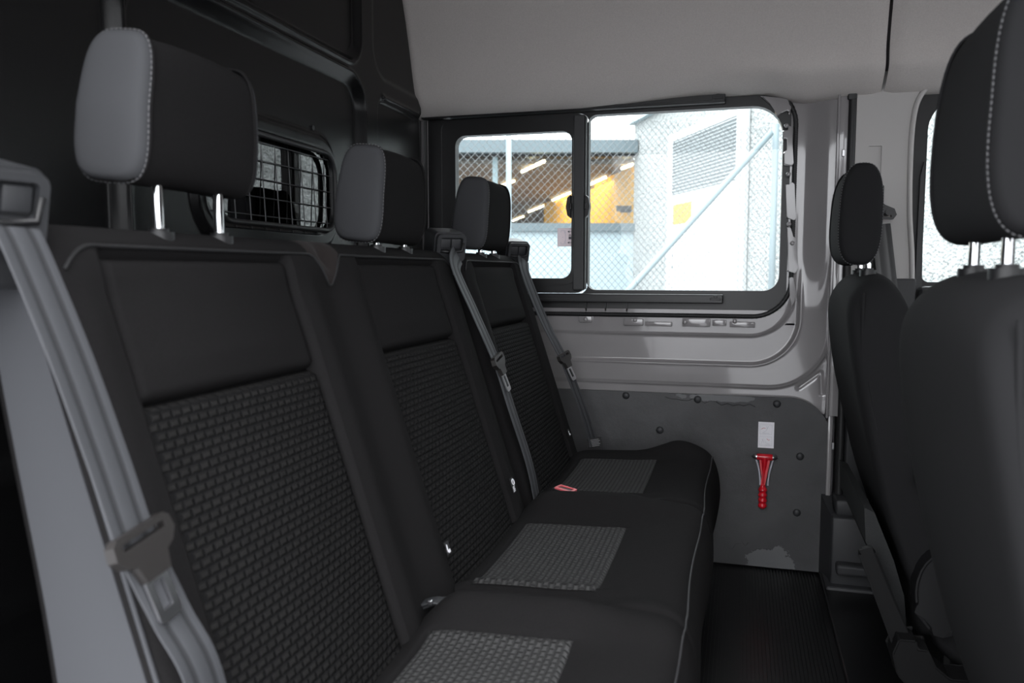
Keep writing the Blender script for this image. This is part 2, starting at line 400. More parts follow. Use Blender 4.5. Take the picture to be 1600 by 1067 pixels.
# peeled lips on the torn edges
bm = bmesh.new(); random.seed(3)
for a, b_, n_ in (((1040, 622), (1180, 634), 16), ((1135, 856), (1170, 848), 7)):
    pp = []
    for k in range(n_+1):
        u = a[0]+(b_[0]-a[0])*k/n_; v = a[1]+(b_[1]-a[1])*k/n_+random.uniform(-4, 4); pp.append(at_y(u, v, YW-.0315))
    bm = bmesh.new(); tube(bm, pp, [.0008+.0016*random.random() for _ in pp], 5)
    par(obj('torn_edge', bm, m_board), panel)

# ------------------------------------------------------------------ far window
win = bpy.data.objects.new('window_1', None); C.objects.link(win); st(win); win.location = ((WX0+WX1)/2, YW, WZ0)
bpy.context.view_layer.update()
pane_l = rrect(-.877, -.503, .848, 1.292, .032); pane_r = rrect(-.460, .102, .813, 1.338, [.03, .045, .085, .03], 8)
sashhole = rrect(-.93, -.455, .80, 1.345, .03)
outer = rrect(WX0, WX1, WZ0, WZ1, [.05, .10, .10, .03], 10)
bm = bmesh.new(); plate(bm, outer, [sashhole, pane_r], lambda a, b, t: (a, t, b), YW-.004, YW+.03)
par(obj('window_frame', bm, m_frame), win)
bm = bmesh.new(); plate(bm, pane_r, [], lambda a, b, t: (a, t, b), YW+.016, YW+.020)
par(obj('fixed_pane', bm, m_glass), win)
bm = bmesh.new(); plate(bm, [(WX0-.08, WZ0-.03), (WX1+.045, WZ0-.03), (WX1+.045, WZ1+.06), (WX0-.08, WZ1+.06)], [rrect(WX0+.002, WX1-.002, WZ0+.002, WZ1-.002, [.05, .10, .10, .03], 10)], lambda a, b, t: (a, t, b), YW-.002, YW+.052)
par(obj('aperture_return', bm, m_paint), wall)
# sliding sash
bm = bmesh.new(); plate(bm, rrect(-.925, -.462, .803, 1.343, .03), [pane_l], lambda a, b, t: (a, t, b), YW-.016, YW+.010)
plate(bm, rrect(-.895, -.485, .828, 1.312, .04), [pane_l], lambda a, b, t: (a, t, b), YW-.022, YW-.016)
par(obj('sliding_sash', bm, m_frame), win)
bm = bmesh.new(); plate(bm, pane_l, [], lambda a, b, t: (a, t, b), YW-.002, YW+.002); par(obj('sliding_pane', bm, m_glass), win)
bm = bmesh.new(); box(bm, (-.496, YW-.036, .812), (-.462, YW-.010, 1.335), .004); par(obj('meeting_stile', bm, mat('stile', (.045, .046, .048), .5)), win)
bm = bmesh.new(); box(bm, (-.4615, YW-.034, .815), (-.4585, YW-.005, 1.33), .001); par(obj('stile_edge', bm, m_seal), win)
for x0, s in ((-.503, -1), (-.457, 1)):
    bm = bmesh.new(); pr = [(0, -.034), (.010, -.026), (.015, 0), (.010, .026), (0, .034)]
    plate(bm, [(x0+s*a*.9, 1.064+b) for a, b in pr], [], lambda a, b, t: (a, t, b), YW-.044, YW-.018)
    box(bm, (x0-.002, YW-.050, 1.054), (x0+.004, YW-.040, 1.074), .002)
    par(obj('sash_latch', bm, m_plastic), win)
# rails
for z0, z1, xe in ((1.347, 1.376, -.058), (.776, .802, -.052)):
    bm = bmesh.new(); box(bm, (-.985, YW-.040, z0), (xe, YW-.004, z1), .003)
    box(bm, (-.985, YW-.043, z0+.006), (xe-.03, YW-.038, z0+.010)); 
    r_ = par(obj('slide_rail', bm, m_frame), win)
    bm = bmesh.new(); box(bm, (xe-.036, YW-.0425, z0+.010), (xe-.006, YW-.039, z0+.017), .001); box(bm, (xe-.026, YW-.0425, z0+.016), (xe-.016, YW-.039, z0+.024), .001)
    par(obj('rail_end_clip', bm, m_plastic), win)
bm = bmesh.new()
for x in (-.46, -.40, -.335): box(bm, (x, YW-.012, .748), (x+.004, YW-.002, .776))
par(obj('frame_web', bm, m_frame), win)
# ribbed rubber gasket
path = [Vector((a, YW-.014, b)) for a, b in rrect(WX0-.006, WX1+.006, WZ0-.006, WZ1+.008, [.05, .104, .104, .03], 14)]
bm = bmesh.new(); tube(bm, path+[path[0]], .0065, 8)
par(obj('gasket', bm, m_seal, smooth=True), win)
bm = bmesh.new(); tot = 0
for a, b_ in zip(path, path[1:]+[path[0]]):
    L = (b_-a).length; k = max(1, int(L/.006))
    for q in range(k):
        p = a.lerp(b_, q/k); d = (b_-a).normalized()
        if p.x < -.62: continue
        tube(bm, [p-d*.0012, p+d*.0012], .0078, 6)
par(stuff(obj('gasket_rib', bm, m_seal)), win)
# window lock sticker
m_tsp = mat('translucent sticker paper', (.75, .70, .72), .5); n_ = m_tsp.node_tree; tl = n_.nodes.new('ShaderNodeBsdfTranslucent'); tl.inputs[0].default_value = (.75, .68, .70, 1); mx_ = n_.nodes.new('ShaderNodeMixShader'); mx_.inputs[0].default_value = .6
n_.links.new(n_.nodes['Principled BSDF'].outputs[0], mx_.inputs[1]); n_.links.new(tl.outputs[0], mx_.inputs[2]); n_.links.new(mx_.outputs[0], n_.nodes['Material Output'].inputs[0])
stk = thing('lock_sticker', 'small square white sticker with lock arrows on the sliding window pane', 'sticker', (-.55, YW-.004, .97))
p = at_y(871, 385, YW-.004); q = at_y(897, 356, YW-.004)
bm = bmesh.new(); box(bm, (p.x, YW-.0045, p.z), (q.x, YW-.0025, q.z)); par(obj('paper', bm, m_tsp), stk)
sw, sh = q.x-p.x, q.z-p.z
def sbox(bm, a0, b0, a1, b1): box(bm, (p.x+a0*sw, YW-.0052, p.z+b0*sh), (p.x+a1*sw, YW-.0044, p.z+b1*sh))
bm = bmesh.new()
for bb in (.2, .8):
    sbox(bm, .64, bb-.012, .90, bb+.012); plate(bm, [(p.x+.60*sw, p.z+bb*sh), (p.x+.72*sw, p.z+(bb-.06)*sh), (p.x+.72*sw, p.z+(bb+.06)*sh)], [], lambda a, b, t: (a, t, b), YW-.0052, YW-.0044)
sbox(bm, .68, .38, .84, .52); sbox(bm, .70, .52, .725, .62); sbox(bm, .795, .52, .82, .62); sbox(bm, .70, .60, .82, .64)
par(obj('printed_symbol', bm, m_ink), stk)
bm = bmesh.new()
for a, b_, c, d in ((.2, .12, .42, .14), (.2, .85, .42, .87), (.48, .12, .50, .87), (.42, .12, .44, .3), (.42, .7, .44, .87), (.2, .12, .22, .25), (.2, .75, .22, .87), (.3, .48, .34, .52)): sbox(bm, a, b_, c, d)
par(obj('printed_line', bm, m_inkg), stk)

# ------------------------------------------------------------------ headliner
prof = [(2.435, 1.352), (2.405, 1.349), (2.372, 1.354), (2.342, 1.370), (2.318, 1.397), (2.300, 1.44), (2.272, 1.53), (2.24, 1.62), (2.20, 1.71), (2.14, 1.80), (2.05, 1.88), (1.92, 1.94), (1.75, 1.965), (1.4, 1.97), (1.1, 1.965), (.85, 1.93), (.62, 1.84), (.50, 1.70), (.46, 1.5)]
pp = [Vector((0, a, b)) for a, b in prof]; pp = smoothpath(pp, 4)
def headliner(x0, x1, name):
    bm = bmesh.new(); nx = 60
    def f(i, j):
        x = x0+(x1-x0)*i/(nx-1); e = min(i, nx-1-i)*(x1-x0)/(nx-1)
        p = pp[j]; out = .012*gau(e, .012)                  # edges roll back to the seam
        y, z = p.y, p.z
        k = sst(1.50, 1.36, z) if y > 1.5 else 0             # the hem lifts towards the pillar and folds
        z += k*(.018*sst(-.50, -.08, x)-.032*sst(.03, .16, x))
        y -= k*.030*sst(-.15, .15, x)*gau(z-1.41, .035)
        y += out*(1 if y > 1.2 else -1)*(1 if j < 60 else 0); z += out if 1.2 < y < 2.2 else 0
        return (x, y, z)
    grid(bm, nx, len(pp), f); return bm
ceil = st(obj('ceiling', headliner(-1.0, .344, 'c'), m_head, smooth=True))
o = obj('front_headliner', headliner(.352, 1.6, 'c'), m_head, smooth=True); par(o, ceil)
bm = bmesh.new(); box(bm, (-3.2, .40, 1.99), (1.6, YW+.1, 2.03)); 
for k in (0,): box(bm, (-3.2, YW+.0, 1.40), (1.6, YW+.05, 2.0))
par(obj('roof_skin', bm, m_paint), ceil)

# ------------------------------------------------------------------ bulkhead
BX = -.96
def rr_sd(y, z, y0, y1, z0, z1, r):
    qx = abs(y-(y0+y1)/2)-(y1-y0)/2+r; qz = abs(z-(z0+z1)/2)-(z1-z0)/2+r
    return min(max(qx, qz), 0)+math.hypot(max(qx, 0), max(qz, 0))-r
WB = (1.30, 1.765, .965, 1.150, .05)
def bulk_h(y, z):
    h = 0
    d = rr_sd(y, z, 1.085, 1.905, 1.405, 1.95, .06); h -= .012*sst(.010, -.010, d); h += .0075*gau(d-.013, .0065)
    d = rr_sd(y, z, 1.10, 1.920, .60, 1.352, .07); h -= .016*sst(.014, -.014, d); h += .008*gau(d-.018, .0075)
    d = rr_sd(y, z, 1.085-1.0, 1.062, .60, 1.95, .06); h -= .012*sst(.010, -.010, d); h += .0075*gau(d-.013, .0065)
    d = rr_sd(y, z, *WB); h += .010*sst(.05, .03, d)-.006*sst(.012, .0, d)
    d = rr_sd(y, z, 2.00, 2.6, 1.395, 1.95, .08); h -= .006*sst(.01, -.01, d)
    d = rr_sd(y, z, 2.025, 2.6, .85, 1.345, .05); dd = abs(d)
    h -= .010*sst(.012, -.012, d)
    h += .011*gau(seg(y, z, (2.05, 1.343), (2.30, 1.343)), .0075)
    # horizontal ribs low down
    for zz in (.22, .40, .58): h += .008*gau(z-zz, .02)
    return h
# edge of the bulkhead follows the side profile
def side_y(z):
    best = 2.412
    for a, b_ in zip(pp[:-1], pp[1:]):
        if a.y > 1.9 and min(a.z, b_.z) <= z <= max(a.z, b_.z): best = min(best, a.y+(b_.y-a.y)*((z-a.z)/((b_.z-a.z) or 1)))
    return best
bm = bmesh.new(); ny, nz_ = 520, 380
zs = [.8*j/50 for j in range(50)]+[.8+1.13*j/329 for j in range(330)]
ends = [min(side_y(z), 2.372-.10*(max(0, z-1.10))) for z in zs]
V = {}
for j, z in enumerate(zs):
    for i in range(ny):
        y = .47+(ends[j]-.47)*i/(ny-1); V[i, j] = bm.verts.new((BX+bulk_h(y, z)-.02*gau(ends[j]-y, .012), y, z))
for i in range(ny-1):
    for j in range(nz_-1):
        q = (V[i, j], V[i+1, j], V[i+1, j+1], V[i, j+1])
        c = sum((v.co for v in q), Vector())/4
        if rr_sd(c.y, c.z, *WB) < -.001: continue
        bm.faces.new(q)
for v in [v for v in bm.verts if not v.link_faces]: bm.verts.remove(v)
bulk = st(obj('wall_left', bm, m_bulk, smooth=True))
bm = bmesh.new(); hole = rrect(WB[0], WB[1], WB[2], WB[3], WB[4])
plate(bm, [(.45, 0), (2.372, 0), (2.372, 1.1)]+[(ends[j]-.004, zs[j]) for j in range(140, 380, 10)]+[(.45, 1.93)], [hole], lambda a, b, t: (t, a, b), BX-.035, BX-.022)
par(obj('bulkhead_back', bm, m_bulk), bulk)
win2 = bpy.data.objects.new('window_2', None); C.objects.link(win2); st(win2); win2.location = (BX, 1.53, .965); bpy.context.view_layer.update()
bm = bmesh.new(); tube(bm, [Vector((BX+.004, a, b)) for a, b in rrect(WB[0]+.001, WB[1]-.001, WB[2]+.001, WB[3]-.001, WB[4], 8)], .006, 8, close=True)
par(obj('window_seal', bm, m_seal, smooth=True), win2)
bm = bmesh.new(); plate(bm, rrect(WB[0]-.01, WB[1]+.01, WB[2]-.01, WB[3]+.01, .05), [], lambda a, b, t: (t, a, b), BX-.020, BX-.016)
par(obj('pane', bm, m_glassb), win2)
k = 0
for y in [1.33+.052*i for i in range(9)]:
    bm = bmesh.new(); tube(bm, [(BX-.008, y, WB[2]-.01), (BX-.018, y, WB[3]+.01)], .0012, 6); par(obj('grid_bar', bm, m_grid), win2)
for z in [.985+.038*i for i in range(5)]:
    bm = bmesh.new(); tube(bm, [(BX-.0105, WB[0]-.01, z), (BX-.0105, WB[1]+.01, z)], .0012, 6); par(obj('grid_bar', bm, m_grid), win2)
for (u, v) in ((485, 200), (492, 391), (352, 165)):
    p = at_x(u, v, BX+.012); bm = bmesh.new(); tube(bm, [p, p+Vector((.008, 0, 0))], .006, 10); par(obj('screw_head', bm, m_plastic), bulk)
# cargo space behind
bm = bmesh.new(); box(bm, (-3.2, YW-.01, 0), (-1.0, YW+.02, 1.95)); box(bm, (-3.2, .42, 0), (-1.0, .45, 1.95)); box(bm, (-3.22, .42, 0), (-3.2, YW, .9)); box(bm, (-3.22, .42, 1.5), (-3.2, YW, 1.95))
cargo = st(obj('wall_back', bm, m_cargo))
# near side of the van with its open sliding doorway
bm = bmesh.new()
box(bm, (-1.0, .36, -.2), (-.70, .45, 2.0)); box(bm, (-.72, .36, 1.78), (.46, .45, 2.0)); box(bm, (-.72, .36, -.2), (.46, .45, -.06))
box(bm, (.46, .36, -.2), (1.6, .45, .85)); box(bm, (.46, .36, 1.45), (1.6, .45, 2.0)); box(bm, (.46, .36, .84), (.62, .45, 1.46)); box(bm, (1.15, .36, .84), (1.6, .45, 1.46))  # unseen passenger window gap kept small to cut light on the bench fronts
near = st(obj('wall_near', bm, m_paint))
bm = bmesh.new(); box(bm, (1.6, .42, 0), (1.64, YW+.05, 1.05)); box(bm, (1.6, .42, 1.40), (1.64, YW+.05, 2.0)); box(bm, (1.15, .5, .0), (1.6, YW, .95), .05); box(bm, (1.6, .42, 1.0), (1.64, .60, 1.45)); box(bm, (1.25, .5, 1.42), (1.6, YW, 1.6), .03)
st(obj('wall_right', bm, m_cargo))  # unseen front end: dash and narrow windscreen gap shaped to limit light on backrests

# ------------------------------------------------------------------ door pillar and driver's door
bm = bmesh.new(); box(bm, (.268, YW-.045, -.02), (.284, YW+.04, 1.40), .006, 3)
tube(bm, [(.276, YW-.05, z) for z in (-.0, .5, 1.0, 1.39)], .011, 10)
box(bm, (.262, YW-.062, 1.33), (.286, YW-.03, 1.40), .004)
tr2 = st(obj('trim_2', bm, m_seal, smooth=True, angle=.7))
# pillar cover with a shallow rectangular slot
bm = bmesh.new(); slot = rrect(.318, .352, .88, 1.205, .003, 3)
pil = [(.286, .20), (.448, .20), (.448, .84)]+[(.437, .9), (.428, 1.0), (.424, 1.12), (.424, 1.25), (.432, 1.31), (.455, 1.345), (.50, 1.365), (.50, 1.40), (.286, 1.40)]
plate(bm, pil, [slot], lambda a, b, t: (a, t, b), YW-.055, YW+.02)
tr1 = st(obj('trim_1', bm, m_pillar))
bm = bmesh.new(); box(bm, (.316, YW-.050, .878), (.354, YW-.046, 1.207)); par(obj('slot_cover', bm, m_pillar), tr1)
bm = bmesh.new(); box(bm, (.334, YW-.052, .95), (.337, YW-.0495, 1.15)); par(obj('slot_line', bm, m_pillar), tr1)
bm = bmesh.new(); ed = smoothpath([Vector((.445, YW-.055, .70)), (.437, YW-.055, .9), (.427, YW-.055, 1.02), (.423, YW-.055, 1.15), (.425, YW-.055, 1.26), (.438, YW-.055, 1.325), (.470, YW-.055, 1.358), (.54, YW-.055, 1.368)], 6)
tube(bm, ed, .007, 8); par(obj('pillar_edge', bm, m_pillar, smooth=True), tr1)
# front door
d1 = bpy.data.objects.new('door_1', None); C.objects.link(d1); st(d1); d1.location = (.8, YW, 0); bpy.context.view_layer.update()
dh = rrect(.466, 1.12, .84, 1.328, [.02, .04, .05, .085], 10)
dout = [(.44, .05), (1.3, .05), (1.3, 1.38)]+[(a, b) for a, b in rrect(.428, 1.3, .9, 1.38, .10, 10)[-11:]]
bm = bmesh.new(); plate(bm, dout, [dh], lambda a, b, t: (a, t, b), YW-.035, YW+.01); par(obj('door_frame', bm, m_seal), d1)
bm = bmesh.new(); plate(bm, dh, [], lambda a, b, t: (a, t, b), YW-.012, YW-.008); par(obj('door_pane', bm, m_glass), d1)
bm = bmesh.new(); box(bm, (.45, YW-.09, .05), (1.25, YW-.035, .83), .02, 3); par(obj('door_card', bm, m_pldark), d1)
bm = bmesh.new(); plate(bm, [(.448, .80), (.466, .80), (.458, 1.16), (.450, 1.12)], [], lambda a, b, t: (a, t, b), YW-.05, YW-.035); par(obj('door_channel', bm, m_pldark), d1)
# dark plastic cover at the pillar foot
bm = bmesh.new()
sec = [(.226, .02, 0), (.226, .222, 0), (.262, .20, -.10), (.262, .02, -.10)]
def foot(bm, zlo, zhi, x0, x1, yb, bev=.008): box(bm, (x0, yb, zlo), (x1, YW-.02, zhi), bev, 3)
foot(bm, -.005, .205, .250, .42, 2.27); foot(bm, -.005, .02, .238, .43, 2.245); foot(bm, .20, .245, .262, .42, 2.30)
vs = [bm.verts.new(p) for p in ((.232, YW-.03, .01), (.232, YW-.03, .235), (.254, 2.275, .195), (.254, 2.275, .01), (.262, YW-.03, .01), (.262, YW-.03, .235))]
bm.faces.new((vs[0], vs[1], vs[2], vs[3])); bm.faces.new((vs[1], vs[5], vs[2])); bm.faces.new((vs[0], vs[3], vs[4]))
tr3 = st(obj('trim_3', bm, m_pldark, smooth=True, angle=.5))
bm = bmesh.new(); box(bm, (.286, YW-.085, .24), (.445, YW-.03, .85), .006, 3); par(obj('lower_pillar_cover', bm, m_pldark), tr3)
bm = bmesh.new(); box(bm, (.262, 2.235, .055), (.42, 2.275, .085), .008, 3); par(obj('cover_ledge', bm, m_pldark), tr3)

# ------------------------------------------------------------------ rear bench
bench = thing('rear_bench', 'three-seat black cloth bench with patterned grey inserts in front of the black bulkhead', 'bench seat', (-.35, 1.39, 0))
def front_x(z): return -.618+.323*(.864-z)
prof = []
for z in [.20+.62*k/40 for k in range(41)]: prof.append((front_x(z), z))
prof += [(-.6115, .845), (-.615, .866), (-.622, .885), (-.634, .899), (-.648, .904), (-.662, .901), (-.674, .890), (-.680, .872), (-.680, .84), (-.672, .78), (-.655, .68), (-.632, .55), (-.615, .42), (-.60, .30), (-.59, .2)]
PR = [Vector((a, 0, b)) for a, b in prof]; PR = PR[:36]+smoothpath(PR[36:], 3)
NRM = []; SL = [0]
for i in range(len(PR)):
    d = (PR[min(i+1, len(PR)-1)]-PR[max(i-1, 0)]).normalized(); NRM.append(Vector((d.z, 0, -d.x)))
    if i: SL.append(SL[-1]+(PR[i]-PR[i-1]).length)
def s_of_z(z):                                       # arc length on the front face at height z
    for i in range(1, len(PR)):
        if PR[i].z >= z: return SL[i-1]+(SL[i]-SL[i-1])*(z-PR[i-1].z)/((PR[i].z-PR[i-1].z) or 1)
def on_back(y, s, d=0):
    for i in range(1, len(PR)):
        if SL[i] >= s:
            t = (s-SL[i-1])/(SL[i]-SL[i-1]); p = PR[i-1].lerp(PR[i], t); n_ = NRM[i-1].lerp(NRM[i], t).normalized(); q = p+n_*d; return Vector((q.x, y, q.z))
    p = PR[-1]; return Vector((p.x, y, p.z))
PAN = [(.650, .992), (1.200, 1.556), (1.788, 2.141)]   # padded panels, near / middle / far seat
S_TOP, S_MID, S_BOT = s_of_z(.884), s_of_z(.735), s_of_z(.245)
def edges(s, pan):                                    # panels narrow a little at the middle seam
    a, b_ = pan; k = sst(S_TOP, S_MID, s)
    return a, b_+.004*k
def main_d(y, s, y0, y1):
    d = .010*sst(S_BOT-.2, S_BOT+.05, s)
    for pan in PAN:
        a, b_ = edges(s, pan)
        if S_BOT-.03 < s < S_TOP+.02:
            ins = min(y-a, b_-y); k = sst(-.004, .006, ins)*sst(S_TOP+.006, S_TOP-.006, s)
            d -= .026*k
            d += .006*gau(ins+.035, .025)*sst(S_TOP+.01, S_TOP-.08, s)
    # valley between near and middle seats
    d += -.006*gau(y-1.097, .03)*sst(S_TOP, S_TOP-.05, s)
    # V notch pulled into the top edge
    d -= .012*gau(y-1.10, .018)*gau(s-(S_TOP+.004), .018)
    # rounded ends
    for e in (y-y0, y1-y):
        r = .022
        if e < r: d -= r-math.sqrt(max(0, r*r-(r-e)**2))
    return d
def make_back(y0, y1):
    ys = []; y = y0
    while y < y1-.0001:
        ys.append(y); e = min(y-y0, y1-y); y += .0025 if e < .024 else .0045
    ys.append(y1)
    bm = bmesh.new()
    topround = lambda y: .020*(1-math.sqrt(max(0, 1-(1-min(1, min(y-y0, y1-y)/.05))**2)))
    def f(i, j):
        s = SL[j]; q = PR[j]+NRM[j]*main_d(ys[i], s, y0, y1); q = Vector((q.x, ys[i], q.z-topround(ys[i])*sst(.80, .90, PR[j].z))); return q
    V = grid(bm, len(ys), len(PR), f)
    bm.faces.new(V[0]); bm.faces.new(V[-1][::-1])
    return bm, ys
for k, (y0, y1) in enumerate(((.575, 1.652), (1.700, 2.215))):
    bm, ys = make_back(y0, y1); par(obj('backrest', bm, m_fab, smooth=True, angle=1.2), bench)
def pad(name, pan, s0, s1, m, puff):
    nu, nv = 40, 44; bm = bmesh.new()
    def ab(i, j):
        s = s0+(s1-s0)*j/(nv-1); a, b_ = edges(s, pan); u = i/(nu-1)
        u = .5-.5*math.cos(PI*u) if False else u
        return a+.001+(b_-a-.002)*u, s
    def f(i, j):
        y, s = ab(i, j); a, b_ = edges(s, pan)
        e = min(y-a, b_-y, (s-s0), (s1-s)); e = max(0, e); r = .012
        d = -.014+(.018)*math.sqrt(max(0, 1-(1-min(1, e/r))**2))+puff*math.sin(PI*(y-a)/(b_-a))*min(1, math.sin(PI*(s-s0)/(s1-s0))*1.4)
        return on_back(y, s, d)
    # denser near the borders
    def remap(i, n): 
        t = i/(n-1); return t
    grid(bm, nu, nv, f, uv=lambda i, j: ab(i, j))
    return par(obj(name, bm, m, smooth=True), bench)
for pan in PAN:
    pad('upper_pad', pan, S_MID, S_TOP, m_fab, .008)
    pad('backrest_insert', pan, S_BOT, S_MID, m_insert, .006)
# side panel of the near seat end
def closed_side(y, inset):
    ctr = Vector((-.615, 0, .55)); out = []
    for i, p in enumerate(PR):
        q = p+NRM[i]*(.010*sst(S_BOT-.2, S_BOT+.05, SL[i]))-NRM[i]*inset; q = Vector((q.x, y, q.z)); out.append(q)
    return out
bm = bmesh.new(); sd = [p for p in closed_side(.5735, .021) if p.z < .885]; sd2 = [Vector((p.x, .5775, p.z)) for p in sd]
A = [bm.verts.new(p) for p in sd]; B = [bm.verts.new(p) for p in sd2]
bm.faces.new(A); 
for i in range(len(A)): bm.faces.new((A[i], A[(i+1) % len(A)], B[(i+1) % len(A)], B[i]))
par(obj('side_panel', bm, m_side_lit), bench)
bm = bmesh.new(); sp1 = [Vector((p.x, .5765, p.z)) for p in closed_side(.5765, .012) if .3 < p.z][:60]; tube(bm, sp1, .0028, 6)
par(obj('side_piping', bm, m_side_lit, smooth=True), bench)
stitches('stitching', [Vector((p.x, .5720, p.z)) for p in closed_side(.5735, .026) if .3 < p.z][:48], m_stitch, bench, step=.0075, ln=.0045, r=.0009)
# piping seam over the shoulders, dipping to a V between near and middle seats
def seam_z(y, y0, y1):
    z = S_TOP+.005
    z -= .050*max(0, 1-abs(y-1.098)/.045)**1.3 if y1 < 1.7 else 0
    for e in (y-y0, y1-y): z -= .022*max(0, 1-e/.05)**2.2
    return z
for y0, y1 in ((.598, 1.642), (1.715, 2.205)):
    bm = bmesh.new(); n_ = 120; path = []
    for k in range(n_+1):
        y = y0+(y1-y0)*k/n_; s = seam_z(y, y0, y1); path.append(on_back(y, s, main_d(y, s, y0-.02, y1+.02)+.001))
    tube(bm, path, .0022, 6); par(obj('piping', bm, m_pipe, smooth=True), bench)
bm = bmesh.new(); nn = 24
def fV(i, j):
    y = 1.052+(1.146-1.052)*i/(nn-1); s1 = S_TOP+.040; s0 = seam_z(y, 0, 1.65)
    s = s0+(s1-s0)*j/11; return on_back(y, s, main_d(y, s, 0, 3)+.0018*math.sin(PI*i/(nn-1)))
grid(bm, nn, 12, fV); par(obj('shoulder_gusset', bm, m_fabtop, smooth=True), bench)

# cushions
CP = [(-.475, .325), (-.445, .345), (-.42, .355), (-.39, .359), (-.33, .362), (-.26, .364), (-.20, .368), (-.165, .374), (-.13, .377), (-.10, .374), (-.080, .366), (-.068, .352), (-.058, .33), (-.050, .295), (-.048, .25), (-.055, .20), (-.068, .15), (-.085, .11), (-.11, .09)]
CPR = smoothpath([Vector((a, 0, b)) for a, b in CP], 5)
CS = [0]
for a, b_ in zip(CPR[:-1], CPR[1:]): CS.append(CS[-1]+(b_-a).length)
CY0, CY1 = .56, 2.235
INS = [(.668, 1.012), (1.190, 1.530), (1.765, 2.108)]
IX0, IX1 = -.413, -.206
BND = [1.105, 1.660]
def cush_dz(x, y):
    z = 0; fr = sst(-.23, -.12, x)
    for k, yb in enumerate(BND):
        z += (.043*(1-fr)+.018*fr)*gau(y-(yb-.038), .047)*sst(-.47, -.38, x)
        z += (.010*(1-fr))*gau(y-(yb+.088), .022)
        z -= (.024*(1-fr))*gau(y-(yb+.040), .026)*sst(-.20, -.27, x)
        z += .010*fr*gau(y-(yb+.03), .03)
    z += (.012+.026*gau(x+.16, .07))*gau(y-2.165, .045)
    z += .02*gau(y-.60, .045)
    for a, b_ in INS:
        c = (a+b_)/2; z -= .004*max(0, 1-((y-c)/((b_-a)/2))**2)*(1-fr)
        z -= .006*fr*gau(y-c, .12)
    for yb in BND: z -= .008*gau(y-yb-.004, .006)*sst(-.26, -.18, x)         # cross seams in the front border
    e = min(y-CY0, CY1-y)
    if e < .035: z -= .035-math.sqrt(max(0, .035**2-(.035-e)**2))
    return z
def crease(x, y):
    d = 0
    for a, b_ in INS:
        q = rr_sd(x, y, IX0, IX1, a, b_, .006)
        d -= .006*gau(q, .0045)
    return d
bm = bmesh.new(); ny = 400
def fc(i, j):
    y = CY0+(CY1-CY0)*i/(ny-1); p = CPR[j]; k = 1 if p.x < -.10 and p.z > .3 else 0
    k = sst(.22, .35, p.z); 
    return (p.x+.004*math.cos((y-1.1)/.555*2*PI)*sst(-.15, -.06, p.x), y, p.z+cush_dz(p.x, y)*k+(crease(p.x, y) if k else 0)-(.012*sst(-.008, .0, -rr_sd(p.x, y, 0, 0, 0, 0, 0)) if False else 0))
V = grid(bm, ny, len(CPR), fc); bm.faces.new(V[0]); bm.faces.new(V[-1][::-1])
par(obj('cushion', bm, m_fab, smooth=True, angle=1.2), bench)
def zbase(x):
    for a, b_ in zip(CPR[:-1], CPR[1:]):
        if a.x <= x <= b_.x: return a.z+(b_.z-a.z)*(x-a.x)/(b_.x-a.x)
def cush_z(x, y): return zbase(x)+cush_dz(x, y)
for a, b_ in INS:
    bm = bmesh.new(); nu, nv = 36, 36
    def fi(i, j):
        x = IX0+(IX1-IX0)*i/(nu-1); y = a+(b_-a)*j/(nv-1); e = min(x-IX0, IX1-x, y-a, b_-y)
        return (x, y, cush_z(x, y)-.003+.0065*math.sqrt(max(0, 1-(1-min(1, e/.012))**2)))
    grid(bm, nu, nv, fi, uv=lambda i, j: (a+(b_-a)*j/(nv-1), IX0+(IX1-IX0)*i/(nu-1)))
    par(obj('cushion_insert', bm, m_insert_lit, smooth=True), bench)
bm = bmesh.new(); idx = min(range(len(CPR)), key=lambda i: abs(CPR[i].x+.070)+(0 if CPR[i].z > .3 else 9))
tube(bm, [Vector(fc(i, idx))+Vector((.001, 0, .0005)) for i in range(6, ny-6, 3)], .0018, 6)
par(obj('cushion_piping', bm, mat('piping light', (.020, .020, .022), .7), smooth=True), bench)
# bench base frame and plinth
bm = bmesh.new(); box(bm, (-.56, .60, .11), (-.12, 2.20, .26), .01)
for y in (.72, 1.39, 2.08): box(bm, (-.50, y-.03, 0), (-.16, y+.03, .12), .006)
par(obj('bench_frame', bm, m_plastic), bench)

